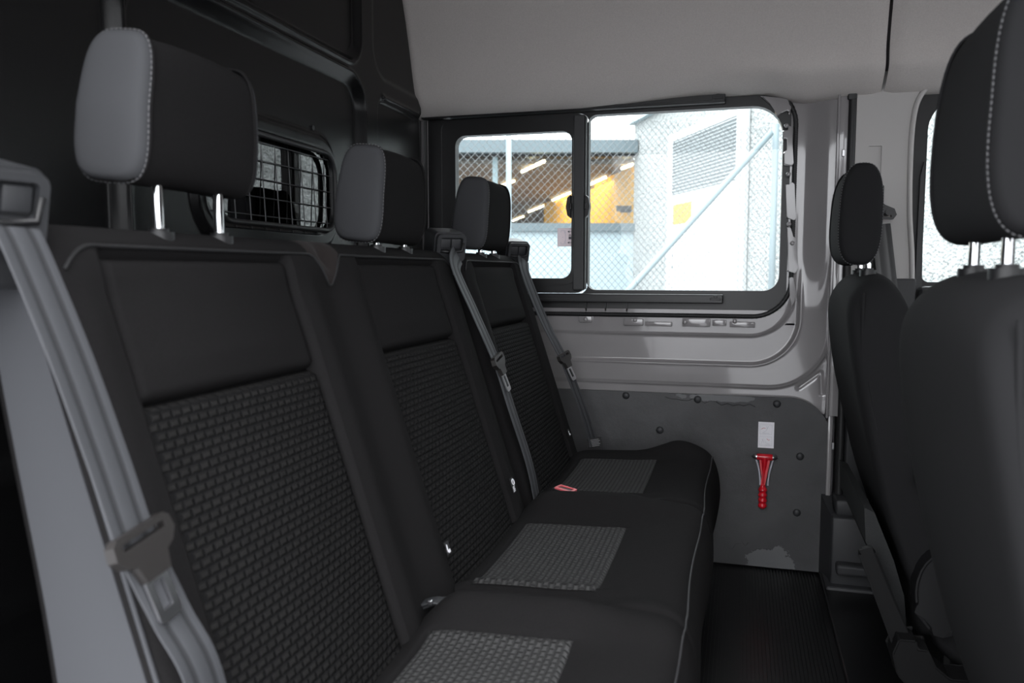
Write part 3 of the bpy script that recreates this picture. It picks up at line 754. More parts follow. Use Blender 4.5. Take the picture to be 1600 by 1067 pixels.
# headrests
def supel(w, h, n=4.0, N=44, taper=.0):
    out = []
    for k in range(N):
        a = 2*PI*k/N; c, s = math.cos(a), math.sin(a)
        x = abs(c)**(2/n)*(1 if c > 0 else -1)*w/2; z = abs(s)**(2/n)*(1 if s > 0 else -1)*h/2
        out.append((x*(1-taper*(z/h+.5)), z))
    return out
def headrest(cx, yc, z0, z1, w=.220, depth=.098, posts=.058, zbase_=.90, tilt=-.10, parent=None, mf=None, postx=None, sq=3.9):
    h = z1-z0; prof = supel(depth, h, sq, 48, .17 if sq > 3 else .08)
    ca, sa = math.cos(tilt), math.sin(tilt)
    stn = []; N = 30
    for k in range(N+1):
        t = -1+2*k/N; t = math.copysign(abs(t)**.62, t)
        a = 1-.0*abs(t); r = abs(t)
        e = max(0, (r-.88)/.12); sc = 1-.10*(1-math.sqrt(max(0, 1-e*e)))-.02*r*r
        scx = 1-.20*(1-math.sqrt(max(0, 1-e*e)))
        stn.append((t*w/2*.97, scx*.985, sc, 0, -.004*r*r))
    bm = bmesh.new(); loft(bm, prof, stn)
    M = Matrix.Translation((cx, yc, (z0+z1)/2)) @ Matrix.Rotation(-tilt, 4, 'Y')
    for v in bm.verts:
        tw = 1-.10*max(0, v.co.z/(h/2)); v.co.y *= tw
        v.co = M @ v.co
    hr = par(obj('headrest', bm, mf or m_fab, smooth=True, angle=1.3), parent)
    # side panels, seams and stitching
    def rim(t, k=1.0, dy=0):
        out = []
        for a, b_ in prof:
            y = t*w/2*(1-.10*max(0, b_/(h/2)))+dy; out.append(M @ Vector((a*k, y, b_*k)))
        return out
    for s in (-1, 1):
        bm = bmesh.new(); tube(bm, rim(s*.865, 1.0), .0020, 6, close=True)
        o = par(obj('seam_piping', bm, mf or m_fab, smooth=True), parent); o.parent = hr; o.matrix_parent_inverse = hr.matrix_world.inverted()
        bm = bmesh.new(); R_ = []
        for t, kx, kz in ((.868, 1.004, 1.004), (.90, 1.004, 1.002), (.93, .985, .992), (.96, .95, .972), (.985, .90, .945), (1.0, .83, .905), (1.012, .70, .80), (1.02, .45, .5), (1.023, .12, .14)):
            R_.append([bm.verts.new(M @ Vector((a*kx, s*t*w/2*(1-.10*max(0, b_*kz/(h/2))), b_*kz))) for a, b_ in prof])
        for a_, b2 in zip(R_[:-1], R_[1:]):
            for q in range(len(prof)): bm.faces.new((a_[q], a_[(q+1) % len(prof)], b2[(q+1) % len(prof)], b2[q]))
        bm.faces.new(R_[-1])
        o = par(obj('side_panel', bm, m_hside_lit if parent is bench else mf, smooth=True), parent); o.parent = hr; o.matrix_parent_inverse = hr.matrix_world.inverted()
        if s < 0:
            sr = rim(-.90, 1.015)
            o = stitches('stitching', sr+[sr[0]], m_stitch, parent, .006, .0036, .0008); o.parent = hr; o.matrix_parent_inverse = hr.matrix_world.inverted()
    for s in (-1, 1):
        bm = bmesh.new(); px_ = postx if postx is not None else cx-.012
        tube(bm, [(px_, yc+s*posts, zbase_-.03), (px_, yc+s*posts, z0-.0), (cx, yc+s*posts, z0+.03)], .0062, 14)
        o = par(obj('post', bm, m_chrome, smooth=True, angle=.8), parent); o.parent = hr; o.matrix_parent_inverse = hr.matrix_world.inverted()
        bm = bmesh.new(); tube(bm, [(px_, yc+s*posts, zbase_-.01), (px_, yc+s*posts, zbase_+.004)], .017, 20); tube(bm, [(px_, yc+s*posts, zbase_+.003), (px_, yc+s*posts, zbase_+.008)], .011, 20)
        par(obj('post_guide', bm, m_plastic, smooth=True, angle=.8), parent)
    return hr
headrest(-.655, .822, .966, 1.128, parent=bench, zbase_=.909, postx=-.640, posts=.055)
headrest(-.652, 1.392, .922, 1.092, parent=bench, zbase_=.909, postx=-.640, posts=.062)
headrest(-.650, 1.985, .925, 1.102, parent=bench, zbase_=.909, postx=-.640, posts=.055)

# fabric tags stitched in the backrest seams
for k, (u, v, w_, h_) in enumerate(((801, 758, .012, .030), (699, 856, .010, .020), (889, 676, .010, .018))):
    r0 = ray(u, v); t = (-.618+.323*(.864-CZ)+.03)/(r0[0]+.323*r0[2]); p = Vector((r0[0]*t, r0[1]*t, CZ+r0[2]*t))
    bm = bmesh.new(); M = Matrix.Translation(p) @ Matrix.Rotation(-.3, 4, 'Y')
    box(bm, (-.001, -w_/2, -h_/2), (.001, w_*.8, h_/2), 0, 1, M); tg = par(obj('fabric_tag', bm, mat('black tag cloth', (.02, .02, .022), .7)), bench)
    bm = bmesh.new()
    if k == 0:
        ring = [M @ Vector((.0022, .002+.006*math.cos(2*PI*i/14), .006+.006*math.sin(2*PI*i/14))) for i in range(14)]; tube(bm, ring, .0012, 5, close=True)
        for i in range(4): box(bm, (.001, -.006, -.013+i*.003), (.0018, .004+.002*(i % 2), -.0115+i*.003), 0, 1, M)
    else:
        box(bm, (.001, -w_*.4, -h_*.3), (.0018, -w_*.2, h_*.3), 0, 1, M); box(bm, (.001, -w_*.1, -h_*.4), (.0018, w_*.5, -h_*.15), 0, 1, M)
    o = par(obj('tag_print', bm, m_white), bench); o.parent = tg; o.matrix_parent_inverse = tg.matrix_world.inverted()

# belt guide bezels on the backrest shoulders
def belt_guide(x, y, z, sc=1.0, turn=-.2):
    M = Matrix.Translation((x, y, z)) @ Matrix.Rotation(turn, 4, 'Z') @ Matrix.Rotation(.22, 4, 'Y') @ Matrix.Scale(sc, 4)
    bm = bmesh.new(); f = lambda a, b, t: M @ Vector((t, a, b))
    plate(bm, rrect(-.040, .040, -.036, .032, .012, 5), [rrect(-.031, .031, -.008, .024, .006, 4)], f, .004, .016)
    plate(bm, rrect(-.043, .043, -.040, .036, .014, 5), [], f, -.055, .004)
    box(bm, (-.03, -.046, -.075), (.006, .040, -.030), .008, 3, M)
    g = par(obj('belt_guide', bm, m_pldark, smooth=True, angle=.6), bench)
    bm = bmesh.new(); box(bm, (.003, -.028, -.004), (.011, -.002, .020), .002, 2, M); box(bm, (.003, .002, -.004), (.011, .028, .020), .002, 2, M)
    o = par(obj('guide_flap', bm, m_pldark, smooth=True, angle=.6), bench); o.parent = g; o.matrix_parent_inverse = g.matrix_world.inverted()
    bm = bmesh.new(); tube(bm, [M @ Vector((.016, -.030, -.010)), M @ Vector((.018, 0, -.012)), M @ Vector((.016, .030, -.010)), M @ Vector((.016, .033, .012))], .0035, 8)
    o = par(obj('guide_lip', bm, m_plastic, smooth=True), bench); o.parent = g; o.matrix_parent_inverse = g.matrix_world.inverted()
belt_guide(-.618, .538, .925)
belt_guide(-.628, 1.672, .925, .88, -.75)
belt_guide(-.628, 2.225, .925, .88, -.75)

# ------------------------------------------------------------------ seat belts
def seat_belt(label, path, tong_i, tong_dir, wdir, width=.047, tsc=1.0, lower=None, group='bench seat belts'):
    t = thing('seat_belt', label, 'seat belt', path[0], group=group)
    pts = smoothpath(path, 8); bm = bmesh.new(); ribbon(bm, pts, wdir, width, .0024, True)
    par(obj('webbing', bm, m_web, smooth=True, angle=.5), t).data.materials.append(m_webd)
    if lower:
        bm = bmesh.new(); ribbon(bm, smoothpath(lower, 8), wdir, width, .0024); par(obj('webbing', bm, m_web, smooth=True, angle=.9), t)
    c = Vector(path[tong_i]); d = Vector(tong_dir).normalized(); wv = Vector(wdir); wv = (wv-d*wv.dot(d)).normalized(); n_ = wv.cross(d).normalized()
    if n_.x < 0: n_ = -n_
    c = c+n_*.004
    f = lambda a, b, tt: c+wv*a*tsc+d*(-b)*tsc+n_*tt*tsc
    bm = bmesh.new()
    body = [(-.036, .012), (-.038, .0), (-.030, -.010), (-.020, -.014), (-.0155, -.030), (.0155, -.030), (.020, -.014), (.030, -.010), (.038, 0), (.036, .012), (.030, .016), (-.030, .016)]
    plate(bm, body, [[(-.027, .004), (.027, .004), (.027, .010), (-.027, .010)]], f, -.004, .006)
    par(obj('tongue_grip', bm, m_plpl, smooth=False), t)
    bm = bmesh.new(); plate(bm, rrect(-.0145, .0145, -.070, -.020, [.006, .006, .001, .001], 4), [rrect(-.0070, .0070, -.060, -.034, .002, 3)], f, -.0012, .0016)
    o = par(obj('tongue_blade', bm, m_steel), t)
    return t
m_plpl = mat('tongue grip plastic', (.020, .018, .0175), .42)
yb = .560
nb = [Vector((-.590, .535, .905)), at_y(46, 400, .535), at_y(112, 560, .540), at_y(170, 720, .547), at_y(216, 852, .552), at_y(268, 960, .565), at_y(322, 1067, .575), Vector((-.44, .60, .36))]
seat_belt('grey seat belt with steel tongue hanging down the near edge of the near bench seat', nb, 4, nb[5]-nb[3], (-.04, 1, 0), .047)
def pf(u, v, off=.02):                                # a point just proud of the backrest front plane
    r0 = ray(u, v); t = (-.618+.323*(.864-CZ)+off)/(r0[0]+.323*r0[2]); return Vector((r0[0]*t, r0[1]*t, CZ+r0[2]*t))
mb = [Vector((-.608, 1.672, .905)), pf(712, 420, .024), pf(742, 488, .03), pf(776, 566, .034), pf(800, 640, .034), pf(826, 720, .03), pf(838, 775, .02)]
seat_belt('grey seat belt with steel tongue between the middle and far bench seats', mb, 3, mb[4]-mb[2], (0, 1, 0), .047)
fb = [Vector((-.608, 2.225, .905)), pf(822, 430, .024)+Vector((0, -.0, 0)), at_y(850, 500, 2.235), at_y(880, 560, 2.24), at_y(900, 610, 2.245), at_y(918, 660, 2.25), at_y(928, 696, 2.25)]
fbt = seat_belt('grey seat belt with white care label running down beside the painted wall', fb, 3, fb[4]-fb[2], (.25, 1, 0), .047)
p = at_y(926, 691, 2.243); bm = bmesh.new(); M = Matrix.Translation(p+Vector((.006, -.003, 0))) @ Matrix.Rotation(.35, 4, 'Z') @ Matrix.Rotation(-.15, 4, 'Y'); box(bm, (-.021, -.001, -.014), (.021, .001, .014), 0, 1, M); par(obj('care_label', bm, m_plastic), fbt)
bm = bmesh.new()
for r_ in range(5): box(bm, (-.016, -.0018, .008-.0045*r_), (.013+.003*(r_ % 2), -.0008, .0098-.0045*r_), 0, 1, M)
par(obj('label_print', bm, mat('label print', (.22, .22, .23), .7)), fbt)

# buckles
bk = thing('seat_buckle', 'black seat belt buckle with faded red press button between middle and far cushions', 'buckle', (-.36, 1.70, .35))
M = Matrix.Translation(at_z(885, 769, .380)) @ Matrix.Rotation(-.30, 4, 'Z') @ Matrix.Rotation(.12, 4, 'Y')
bm = bmesh.new(); box(bm, (-.030, -.017, -.022), (.020, .017, .006), .004, 3, M); par(obj('buckle_body', bm, m_plastic, smooth=True, angle=.6), bk)
bm = bmesh.new(); f = lambda a, b, t: M @ Vector((a, b, t))
plate(bm, rrect(-.024, .019, -.015, .015, .003, 3), [rrect(-.026+.006, .013, -.007, .011, .002, 3)], f, .004, .0085); par(obj('press_button', bm, m_button), bk)
bs = thing('buckle_strap', 'dark belt stalk coming up between near and middle cushions', 'strap', (-.43, 1.12, .33))
for dy in (-.014, .014):
    q = at_z(690+dy*500, 938, .375); bm = bmesh.new(); ribbon(bm, smoothpath([q+Vector((-.05, 0, -.02)), q, q+Vector((.045, .005, -.018))], 6), (0, 1, 0), .024, .004); par(obj('strap_webbing', bm, m_pldark, smooth=True), bs)
bm = bmesh.new(); q = at_z(684, 936, .378); box(bm, (q.x-.010, q.y-.016, q.z-.004), (q.x-.004, q.y-.010, q.z+.003), .001); par(obj('strap_clip', bm, m_steel), bs)

# ------------------------------------------------------------------ front seats
def front_seat(name, label, yc, hz0, hz1, hx, hw, hd, hy):
    t = thing(name, label, 'car seat', (.40, yc, 0))
    back = [(.400, .10), (.352, .22), (.292, .39), (.245, .58), (.222, .70), (.212, .79), (.220, .835), (.245, .862), (.280, .868), (.310, .850), (.335, .80), (.362, .72), (.400, .60), (.440, .45), (.485, .30), (.52, .18), (.50, .08), (.45, .06)]
    bp_ = smoothpath([Vector((a, 0, b)) for a, b in back]+[Vector((back[0][0], 0, back[0][1]))], 4)[:-1]; bp2 = [(p.x, p.z) for p in bp_]
    st_ = []; N = 26; w = .50
    for k in range(N+1):
        tt = -1+2*k/N; tt = math.copysign(abs(tt)**.55, tt); e = max(0, (abs(tt)-.80)/.20); q = 1-math.sqrt(max(0, 1-e*e))
        st_.append((tt*w/2, 1-.14*q, 1-.10*q-.035*abs(tt)**3, .006*q, -.018*abs(tt)**3-.004*q))
    bm = bmesh.new(); R = loft(bm, bp2, st_)
    for v in bm.verts:
        k = sst(.62, .90, v.co.z); v.co.y = yc+v.co.y*(1-.16*k)
    par(obj('backrest', bm, m_fseat, smooth=True, angle=1.3), t)
    # stitched side seams (near side)
    def seamline(off, pts_):
        out = []
        for a, b_ in pts_: out.append(Vector((a+off, yc-(w/2+.001)*(1-.16*sst(.62, .90, b_))+.006, b_)))
        return smoothpath(out, 8)
    s1 = seamline(0, [(.305, .832), (.335, .75), (.362, .665), (.395, .56), (.435, .42)])
    stitches('stitching', [p-Vector((0, .003, 0)) for p in s1], m_stitch, t)
    bm = bmesh.new(); tube(bm, seamline(0, [(.240, .825), (.240, .70), (.262, .58), (.305, .42), (.345, .30), (.38, .20)]), .004, 8); par(obj('seam_piping', bm, m_fseat, smooth=True), t)
    hr = headrest(hx, hy, hz0, hz1, w=hw, depth=hd, posts=.062, zbase_=.868, tilt=-.03, parent=t, mf=m_fseat, postx=.262, sq=2.9)
    bm = bmesh.new(); cu = [(.36, .12), (.36, .34), (.42, .40), (.60, .39), (.80, .41), (.88, .38), (.90, .30), (.86, .14)]
    q = smoothpath([Vector((a, 0, b)) for a, b in cu]+[Vector((cu[0][0], 0, cu[0][1]))], 4)[:-1]
    loft(bm, [(p.x, p.z) for p in q], [(yc-.25, .9, .8, 0, 0), (yc-.235, .98, .96, 0, 0), (yc-.15, 1, 1, 0, 0), (yc, 1, .96, 0, 0), (yc+.15, 1, 1, 0, 0), (yc+.235, .98, .96, 0, 0), (yc+.25, .9, .8, 0, 0)])
    par(obj('seat_cushion', bm, m_fseat, smooth=True, angle=1.2), t)
    bm = bmesh.new(); box(bm, (.42, yc-.20, 0), (.84, yc+.20, .15), .015)
    par(obj('seat_base', bm, m_plastic), t)
    if yc > 1.5:
        sk = []
        for u, v in ((1350, 792), (1366, 800), (1396, 875), (1412, 930), (1416, 985), (1404, 965), (1352, 845)):
            q = at_y(u, v, 1.745); sk.append((q.x, q.z))
        bm = bmesh.new(); plate(bm, sk, [], lambda a, b, tt: (a, tt, b), 1.74, 2.18)
        par(obj('back_skirt', bm, mat('fuzzy grey carpet', (.035, .036, .037), .95, spec=.05, bump=(500, .6, .002))), t)
    # recliner cover
    bm = bmesh.new(); cv = [(.40+.055*math.cos(2*PI*k/24)*(1.0), .235+.085*math.sin(2*PI*k/24)) for k in range(24)]
    plate(bm, cv, [], lambda a, b, tt: (a+.12*0, tt, b), yc-.285, yc-.24)
    bmesh.ops.bevel(bm, geom=[e for e in bm.edges if abs(e.verts[0].co.y-(yc-.285)) < 1e-4 and abs(e.verts[1].co.y-(yc-.285)) < 1e-4 and len(e.link_faces) == 2 and e.calc_face_angle(0) > .5], offset=.006, segments=3, affect='EDGES')
    par(obj('recliner_cover', bm, m_plastic, smooth=True, angle=.5), t)
    bm = bmesh.new(); tube(bm, [(.38, yc-.262, .46), (.38, yc-.25, .46)], .040, 24); par(obj('armrest_pivot_cap', bm, m_fseat, smooth=True, angle=.6), t)
    return t
front_seat('front_seat', 'dark grey driver seat further away, beside the pale door pillar', 1.985, .884, 1.098, .240, .205, .088, 1.945)
front_seat('front_seat', 'large dark grey passenger seat closest to the camera at the right edge', 1.02, .902, 1.155, .272, .275, .098, .995)

# front belt on the pillar
fbelt = thing('seat_belt', 'black front seat belt hanging from the pale door pillar behind driver seat', 'seat belt', (.36, YW-.08, 1.05))
a = at_y(1376, 350, YW-.10)
bm = bmesh.new(); ribbon(bm, [a+Vector((0, 0, .0)), at_y(1385, 430, YW-.12), at_y(1398, 560, YW-.135), at_y(1405, 700, YW-.14)], (1, .3, 0), .052, .0024)
par(obj('webbing', bm, m_plastic, smooth=True, angle=.9), fbelt)
bm = bmesh.new(); q = at_y(1372, 352, YW-.05); ribbon(bm, [q, at_y(1368, 430, YW-.065), at_y(1366, 540, YW-.095), at_y(1368, 640, YW-.1)], (1, .1, 0), .036, .0024)
par(obj('webbing', bm, m_plastic, smooth=True, angle=.9), fbelt)
bm = bmesh.new(); c = at_y(1384, 334, YW-.075); pr = [(-.030, -.012), (.016, -.016), (.024, -.004), (.018, .012), (-.004, .022), (-.026, .036), (-.034, .030)]
plate(bm, [(c.x+a_, c.z+b_) for a_, b_ in pr], [[(c.x-.022, c.z-.008), (c.x+.012, c.z-.010), (c.x+.010, c.z-.002), (c.x-.020, c.z+.002)]], lambda a_, b_, t: (a_, t, b_), YW-.095, YW-.075)
par(obj('belt_loop', bm, m_plastic), fbelt)
bm = bmesh.new(); c2 = at_y(1376, 305, YW-.07); box(bm, (c2.x-.007, YW-.080, c2.z-.03), (c2.x+.007, YW-.055, c2.z+.026), .003); par(obj('height_adjuster', bm, m_plastic), fbelt)
bm = bmesh.new(); tube(bm, [(c.x+.004, YW-.10, c.z+.003), (c.x+.004, YW-.05, c.z+.003)], .009, 14); par(obj('anchor_bolt', bm, m_plastic, smooth=True, angle=.6), fbelt)

# black lever and bracket beside the driver seat
m_lev = mat('matt black lever', (.006, .006, .0065), .6, spec=.25)
lv = thing('seat_lever', 'long black lever slanting down to a bracket beside the driver seat', 'lever', (.30, 1.68, 0))
p0, p1 = at_y(1352, 856, 1.68), at_y(1412, 1010, 1.68)
bm = bmesh.new(); d = (p1-p0).normalized(); sd_ = Vector((0, 1, 0)); nn_ = d.cross(sd_)
def fl(a, b, t): return p0+d*a+nn_*b+sd_*t
L = (p1-p0).length
plate(bm, [(0, -.010), (.006, -.016), (L, -.020), (L, .014), (.01, .016), (0, .010)], [], fl, -.015, .015)
bmesh.ops.bevel(bm, geom=[e for e in bm.edges if len(e.link_faces) == 2 and e.calc_face_angle(0) > .5], offset=.004, segments=2, affect='EDGES')
par(obj('lever_arm', bm, m_lev, smooth=True, angle=.6), lv)
bm = bmesh.new(); brk = []
for u, v in ((1390, 1012), (1400, 989), (1428, 991), (1430, 1004), (1446, 1006), (1458, 1032), (1480, 1050), (1560, 1056), (1560, 1085), (1450, 1085), (1420, 1085), (1412, 1060), (1398, 1045)):
    q = at_y(u, v, 1.66); brk.append((q.x, q.z))
plate(bm, brk, [], lambda a, b, t: (a, t, b), 1.63, 1.69)
bmesh.ops.bevel(bm, geom=[e for e in bm.edges if len(e.link_faces) == 2 and e.calc_face_angle(0) > .5], offset=.003, segments=2, affect='EDGES')
par(obj('lever_bracket', bm, m_lev, smooth=True, angle=.6), lv)

# ------------------------------------------------------------------ emergency hammer and its leaflet
yh = YW-.031
ham = thing('emergency_hammer', 'red emergency hammer with steel tips mounted on the dark lining board', 'hammer', at_y(1194, 752, yh))
hc = at_y(1195, 714, yh-.012)
bm = bmesh.new(); tube(bm, [hc+Vector((x, 0, 0)) for x in (-.0215, -.018, 0, .018, .0215)], [.0085, .0095, .0095, .0095, .0085], 16); par(obj('hammer_head', bm, m_red, smooth=True, angle=.7), ham)
for s in (-1, 1):
    bm = bmesh.new(); tube(bm, [hc+Vector((s*x, 0, 0)) for x in (.021, .027, .031, .036)], [.0085, .0085, .0055, .0025], 12); par(obj('steel_tip', bm, m_steel, smooth=True, angle=.7), ham)
bm = bmesh.new(); hb = at_y(1192, 757, yh-.012); N = 10
tube(bm, [hc.lerp(hb, k/N) for k in range(N+1)], [.0105-.0055*sst(0, .7, k/N) for k in range(N+1)], 14)
gr = at_y(1191, 794, yh-.012); N = 40
tube(bm, [hb.lerp(gr, k/N) for k in range(N+1)], [.0055+.0060*sst(0, .15, k/N)-.0035*sst(.93, 1, k/N)+.0014*math.cos(k/N*2*PI*4.5) for k in range(N+1)], 16)
plate(bm, [(hc.x-.0165, hc.z), (hc.x+.0165, hc.z), (hc.x+.0115, hc.z-.028), (hc.x+.0065, hc.z-.060), (hb.x+.006, hb.z), (hb.x-.006, hb.z), (hc.x-.0075, hc.z-.060), (hc.x-.0125, hc.z-.028)], [], lambda a, b, t: (a, t, b), yh-.016, yh-.006)
par(obj('hammer_handle', bm, m_red, smooth=True, angle=.9), ham)
for s in (-1, 1):
    bm = bmesh.new(); pth = smoothpath([hc+Vector((s*.024, .005, -.008)), hc+Vector((s*.0205, .003, -.018)), hc+Vector((s*.0150, .003, -.040)), hc+Vector((s*.0115, .003, -.065)), hc+Vector((s*.0105, .003, -.084))], 6)
    tube(bm, pth, .0026, 8); par(obj('wire_clip', bm, m_inkg, smooth=True), ham)
lf = thing('instruction_sticker', 'small white instruction sticker with two drawings above the red hammer', 'sticker', at_y(1197, 700, yh))
p = at_y(1184, 699, yh); q = at_y(1210, 660, yh)
bm = bmesh.new(); box(bm, (p.x, yh-.0015, p.z), (q.x, yh+.0005, q.z)); par(obj('paper', bm, m_white), lf)
W, H = q.x-p.x, q.z-p.z
def ln(bm, pts, r=.0003): tube(bm, [(p.x+a*W, yh-.0018, p.z+b_*H) for a, b_ in pts], r, 4)
bm = bmesh.new()
for z0, z1 in ((.10, .44), (.54, .90)):
    ln(bm, [(.1, z0), (.86, z0), (.86, z1), (.1, z1), (.1, z0)])
for s in (([(.2, .15), (.35, .38), (.5, .2), (.7, .16)]), ([(.25, .35), (.4, .2)]), ([(.3, .60), (.5, .66), (.62, .82)]), ([(.5, .85), (.56, .74), (.64, .84)]), ([(.25, .58), (.7, .57)]), ([(.45, .12), (.8, .13)])): ln(bm, s)
par(obj('printed_line', bm, m_inkg), lf)
bm = bmesh.new(); ln(bm, [(.2, .72), (.32, .77), (.46, .76)], .0006); par(obj('printed_mark', bm, m_inkr), lf)
bm = bmesh.new(); ln(bm, [(.55, .36), (.68, .30), (.74, .33)], .0006); par(obj('printed_mark', bm, m_inkr), lf)

# ------------------------------------------------------------------ outside
GZ = -.55
bm = bmesh.new(); box(bm, (-30, -30, GZ-.1), (30, 40, GZ)); st(obj('ground', bm, m_asph))
FW = Vector((-sy, cy, 0)); RT = Vector((cy, sy, 0))
def P(lat, fwd, z): return RT*lat+FW*fwd+Vector((0, 0, z))
def lat(u, fwd): return (u-800)/F*fwd
def zz(v, fwd): return CZ+(424.7-v)/F*fwd
D = 14.0
hall = thing('hall_building', 'pale blue building with a ribbon window showing a lit yellow hall beyond the fence', 'building', P(0, D, GZ))
def wbox(name, u0, u1, v0, v1, d0, d1, m, parent, bev=0):
    bm = bmesh.new(); f = lambda a, b, t: P(a, t, b)
    plate(bm, [(lat(u0, D), zz(v1, D)), (lat(u1, D), zz(v1, D)), (lat(u1, D), zz(v0, D)), (lat(u0, D), zz(v0, D))], [], f, d0, d1)
    return par(obj(name, bm, m), parent)
UL, UR = 560, 990
bm = bmesh.new(); plate(bm, [(lat(UL, D), GZ), (lat(UR, D), GZ), (lat(UR, D), zz(362, D)), (lat(UL, D), zz(362, D))], [], lambda a, b, t: P(a, t, b), D, D+.3); par(obj('lower_wall', bm, m_bluewall), hall)
wbox('window_sill', UL, UR, 350, 362, D-.08, D+.3, m_fascia, hall)
wbox('fascia', UL, UR, 226, 245, D-.25, D+.4, m_fascia, hall)
wbox('gutter_shadow_strip', UL, UR, 245, 249, D-.05, D+.4, m_plastic, hall)
for u in (774, 897, 690, 640): wbox('mullion', u-4, u+4, 249, 350, D-.02, D+.12, m_mull, hall)
bm = bmesh.new(); plate(bm, [(lat(UL, D), zz(350, D)), (lat(UR, D), zz(350, D)), (lat(UR, D), zz(249, D)), (lat(UL, D), zz(249, D))], [], lambda a, b, t: P(a, t, b), D+.05, D+.06); par(obj('hall_glazing', bm, glass('hall glass', boost=.25)), hall)
bm = bmesh.new(); box(bm, (0, 0, 0), (1, 1, 1)); bm.free()
bm = bmesh.new(); f = lambda a, b, t: P(a, t, b)
plate(bm, [(-9, GZ), (9, GZ), (9, 2.84), (-9, 2.84)], [], f, D+17, D+17.2); plate(bm, [(-8, 2.78), (8, 2.78), (8, 2.86), (-8, 2.86)], [], f, D+.4, D+17); plate(bm, [(-8, GZ), (8, GZ), (8, GZ+.1), (-8, GZ+.1)], [], f, D+.4, D+17)
par(obj('hall_room', bm, m_brown), hall)
bm = bmesh.new(); A = at_z(850, 318, 2.77); B = at_z(994, 258, 2.77)
vs = [bm.verts.new((A.x, A.y, GZ)), bm.verts.new((B.x, B.y, GZ)), bm.verts.new((B.x, B.y, 2.77)), bm.verts.new((A.x, A.y, 2.77))]
fcs = bm.faces.new(vs); r = bmesh.ops.extrude_face_region(bm, geom=[fcs]); 
for v in r['geom']:
    if isinstance(v, bmesh.types.BMVert): v.co += Vector((.3, .2, 0))
par(obj('yellow_wall', bm, m_yellow), hall)
for (u0, v0, u1, v1) in ((816, 268, 850, 252), (863, 313, 891, 301), (826, 331, 851, 321), (801, 345, 818, 338), (922, 288, 946, 277), (784, 290, 803, 283), (972, 263, 988, 257)):
    bm = bmesh.new(); tube(bm, [at_z(u0, v0, 2.73), at_z(u1, v1, 2.73)], .03, 8); par(obj('ceiling_light_tube', bm, m_tube), hall)
bm = bmesh.new(); dd = D+.7
for a_, b_, c_, d_ in ((962, 323, 990, 331), (968, 331, 988, 333)): plate(bm, [(lat(a_, dd), zz(d_, dd)), (lat(c_, dd), zz(d_, dd)), (lat(c_, dd), zz(b_, dd)), (lat(a_, dd), zz(b_, dd))], [], lambda a, b, t: P(a, t, b), dd, dd+.1)
par(obj('dark_fixture', bm, m_plastic), hall)

ld = bpy.data.lights.new('hall_fill_light', 'AREA'); ld.energy = 260; ld.size = 4; ld.color = (1, .86, .62); lo = bpy.data.objects.new('hall_fill_light', ld); C.objects.link(lo); lo.location = P(.9, D+4.2, 2.66); par(lo, hall)  # added fill lamp that brightens the hall beyond its modelled tubes
# oblique concrete wall with louvred door
cw = thing('concrete_wall', 'coarse pebble-dash concrete wall running away beyond the fence', 'wall', P(2.116, 14, GZ))
A = Vector((2.116, 14)); dirv = Vector((.192, -1)).normalized(); nrm = Vector((dirv.y, -dirv.x))
if nrm.x > 0: nrm = -nrm
def Q(s, z, t): v = A+dirv*s+nrm*t; return P(v.x, v.y, z)      # t: out of the wall towards the camera side
ZT = zz(200, 14)
bm = bmesh.new(); plate(bm, [(0, GZ), (11.5, GZ), (11.5, ZT), (0, ZT)], [], Q, -.35, 0); par(obj('wall_slab', bm, m_conc), cw)
bm = bmesh.new(); plate(bm, [(-.1, ZT), (11.6, ZT), (11.6, ZT+.12), (-.1, ZT+.12)], [], Q, -.45, .10); par(obj('coping', bm, m_bluewall), cw)
dr = thing('louvred_door', 'white louvred steel door in the concrete wall beyond the fence', 'door', Q(2.9, GZ, 0))
def s_at(u):
    k = (u-800)/F; dl = dirv.x; df = dirv.y; return (k*A.y-A.x)/(dl-k*df)
s0, s1 = s_at(1045), s_at(1166); fw = A.y+dirv.y*s1; dz_top = zz(166, fw)
bm = bmesh.new(); plate(bm, [(s0, GZ+.1), (s1, GZ+.1), (s1, dz_top), (s0, dz_top)], [], Q, 0.01, .06); par(obj('door_frame', bm, m_wdoor), dr)
sa, sb = s_at(1055), s_at(1154); fw2 = A.y+dirv.y*sb; lz1, lz0 = zz(186, fw2), zz(284, fw2)
bm = bmesh.new(); plate(bm, [(s0+.12, GZ+.15), (s1-.10, GZ+.15), (s1-.10, dz_top-.12), (s0+.12, dz_top-.12)], [[(sa, lz0), (sb, lz0), (sb, lz1), (sa, lz1)]], Q, .06, .085); par(obj('door_leaf', bm, m_wdoor), dr)
nl = 17; me0 = None
for k in range(nl):
    z = lz0+(lz1-lz0)*(k+.25)/nl; h_ = (lz1-lz0)/nl*.55; bm = bmesh.new()
    f4 = [Q(sa, z, .10), Q(sb, z, .10), Q(sb, z+h_, .065), Q(sa, z+h_, .065), Q(sa, z-.008, .085), Q(sb, z-.008, .085), Q(sb, z+h_-.008, .055), Q(sa, z+h_-.008, .055)]
    vs = [bm.verts.new(c) for c in f4]
    for q_ in ((0, 1, 2, 3), (7, 6, 5, 4), (0, 4, 5, 1), (3, 2, 6, 7), (0, 3, 7, 4), (1, 5, 6, 2)): bm.faces.new([vs[i] for i in q_])
    par(obj('louvre_slat', bm, m_lou), dr)
bm = bmesh.new(); ya, yb_ = s_at(1058), s_at(1086); plate(bm, [(ya, zz(352, 12)), (yb_, zz(352, 12)), (yb_, zz(322, 12)), (ya, zz(322, 12))], [], Q, .086, .092); par(obj('yellow_notice', bm, m_signy), dr)
bm = bmesh.new()
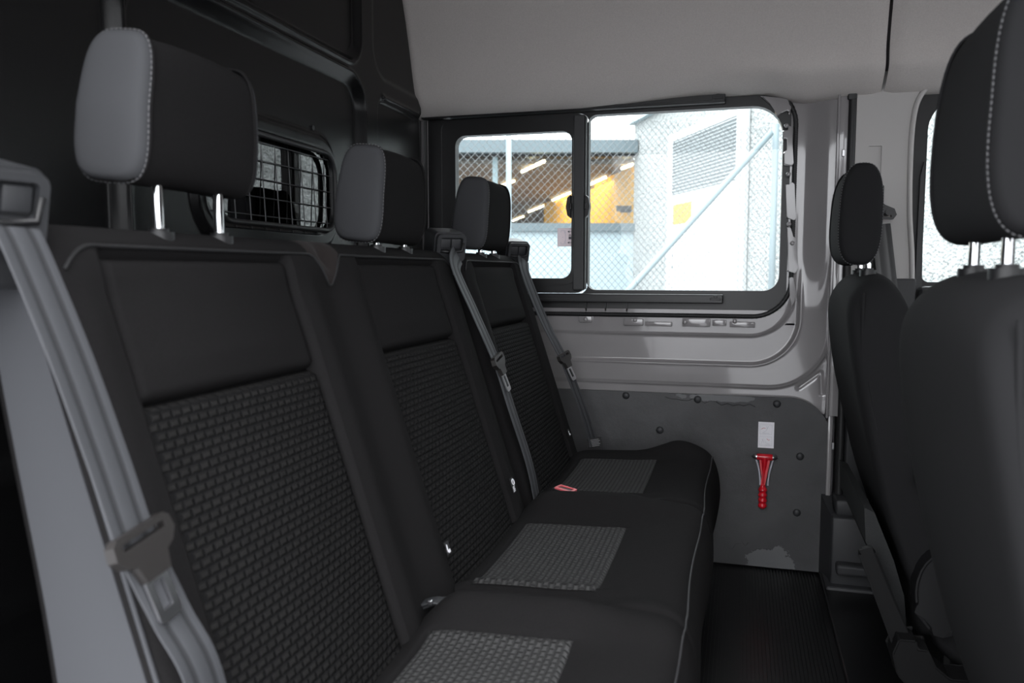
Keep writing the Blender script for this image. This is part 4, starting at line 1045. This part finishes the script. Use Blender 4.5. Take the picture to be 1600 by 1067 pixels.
for v in (402, 420): box(bm, (0, 0, 0), (.06, .05, .05), 0, 1, Matrix.Translation(Q(s_at(1058), zz(v, 12), .10)))
par(obj('door_handle', bm, m_galv), dr)

# chain-link fence
fen = thing('chain_link_fence', 'galvanised chain-link fence with diagonal brace pole outside the window', 'fence', P(0, 7.2, GZ))
FA = Vector((lat(600, 7.0), 7.0)); FB = Vector((lat(1300, 8.8), 8.8)); FL = (FB-FA).length; fd = (FB-FA)/FL
def Fp(s, z, off=0): v = FA+fd*s; return P(v.x, v.y-off, z)
ZF0, ZF1 = GZ+.05, 2.35; Hf = ZF1-ZF0
bm = bmesh.new(); step = .072
for sgn in (1, -1):
    k = -int(Hf/step)-1
    while k*step < FL+Hf:
        s_a = k*step; 
        if sgn == 1: a0, a1 = (s_a, ZF0), (s_a+Hf, ZF1)
        else: a0, a1 = (s_a, ZF1), (s_a+Hf, ZF0)
        t0 = max(0, -a0[0]/Hf); t1 = min(1, (FL-a0[0])/Hf)
        if t1 > t0:
            pa = (a0[0]+(a1[0]-a0[0])*t0, a0[1]+(a1[1]-a0[1])*t0); pb = (a0[0]+(a1[0]-a0[0])*t1, a0[1]+(a1[1]-a0[1])*t1)
            tube(bm, [Fp(pa[0], pa[1], .002*sgn), Fp(pb[0], pb[1], .002*sgn)], .0024, 4)
        k += 1
par(stuff(obj('wire_mesh', bm, m_galv)), fen)
def fs(u):
    k = (u-800)/F; return (k*FA.y-FA.x)/(fd.x-k*fd.y)
for u, r_ in ((795, .026), (1203, .034)):
    bm = bmesh.new(); tube(bm, [Fp(fs(u), GZ, .03), Fp(fs(u), ZF1+.05, .03)], r_, 12); par(obj('fence_post', bm, m_galvp, smooth=True), fen)
sA, sB = fs(1195), fs(975); dA = (FA+fd*sA).y; dB = (FA+fd*sB).y
bm = bmesh.new(); tube(bm, [Fp(sA, zz(214, dA), .05), Fp(sB, zz(460, dB), .05), Fp(sB-(sA-sB)*.5, zz(460, dB)-(zz(214, dA)-zz(460, dB))*.5, .05)], .032, 10); par(obj('brace_pole', bm, m_galvp, smooth=True), fen)
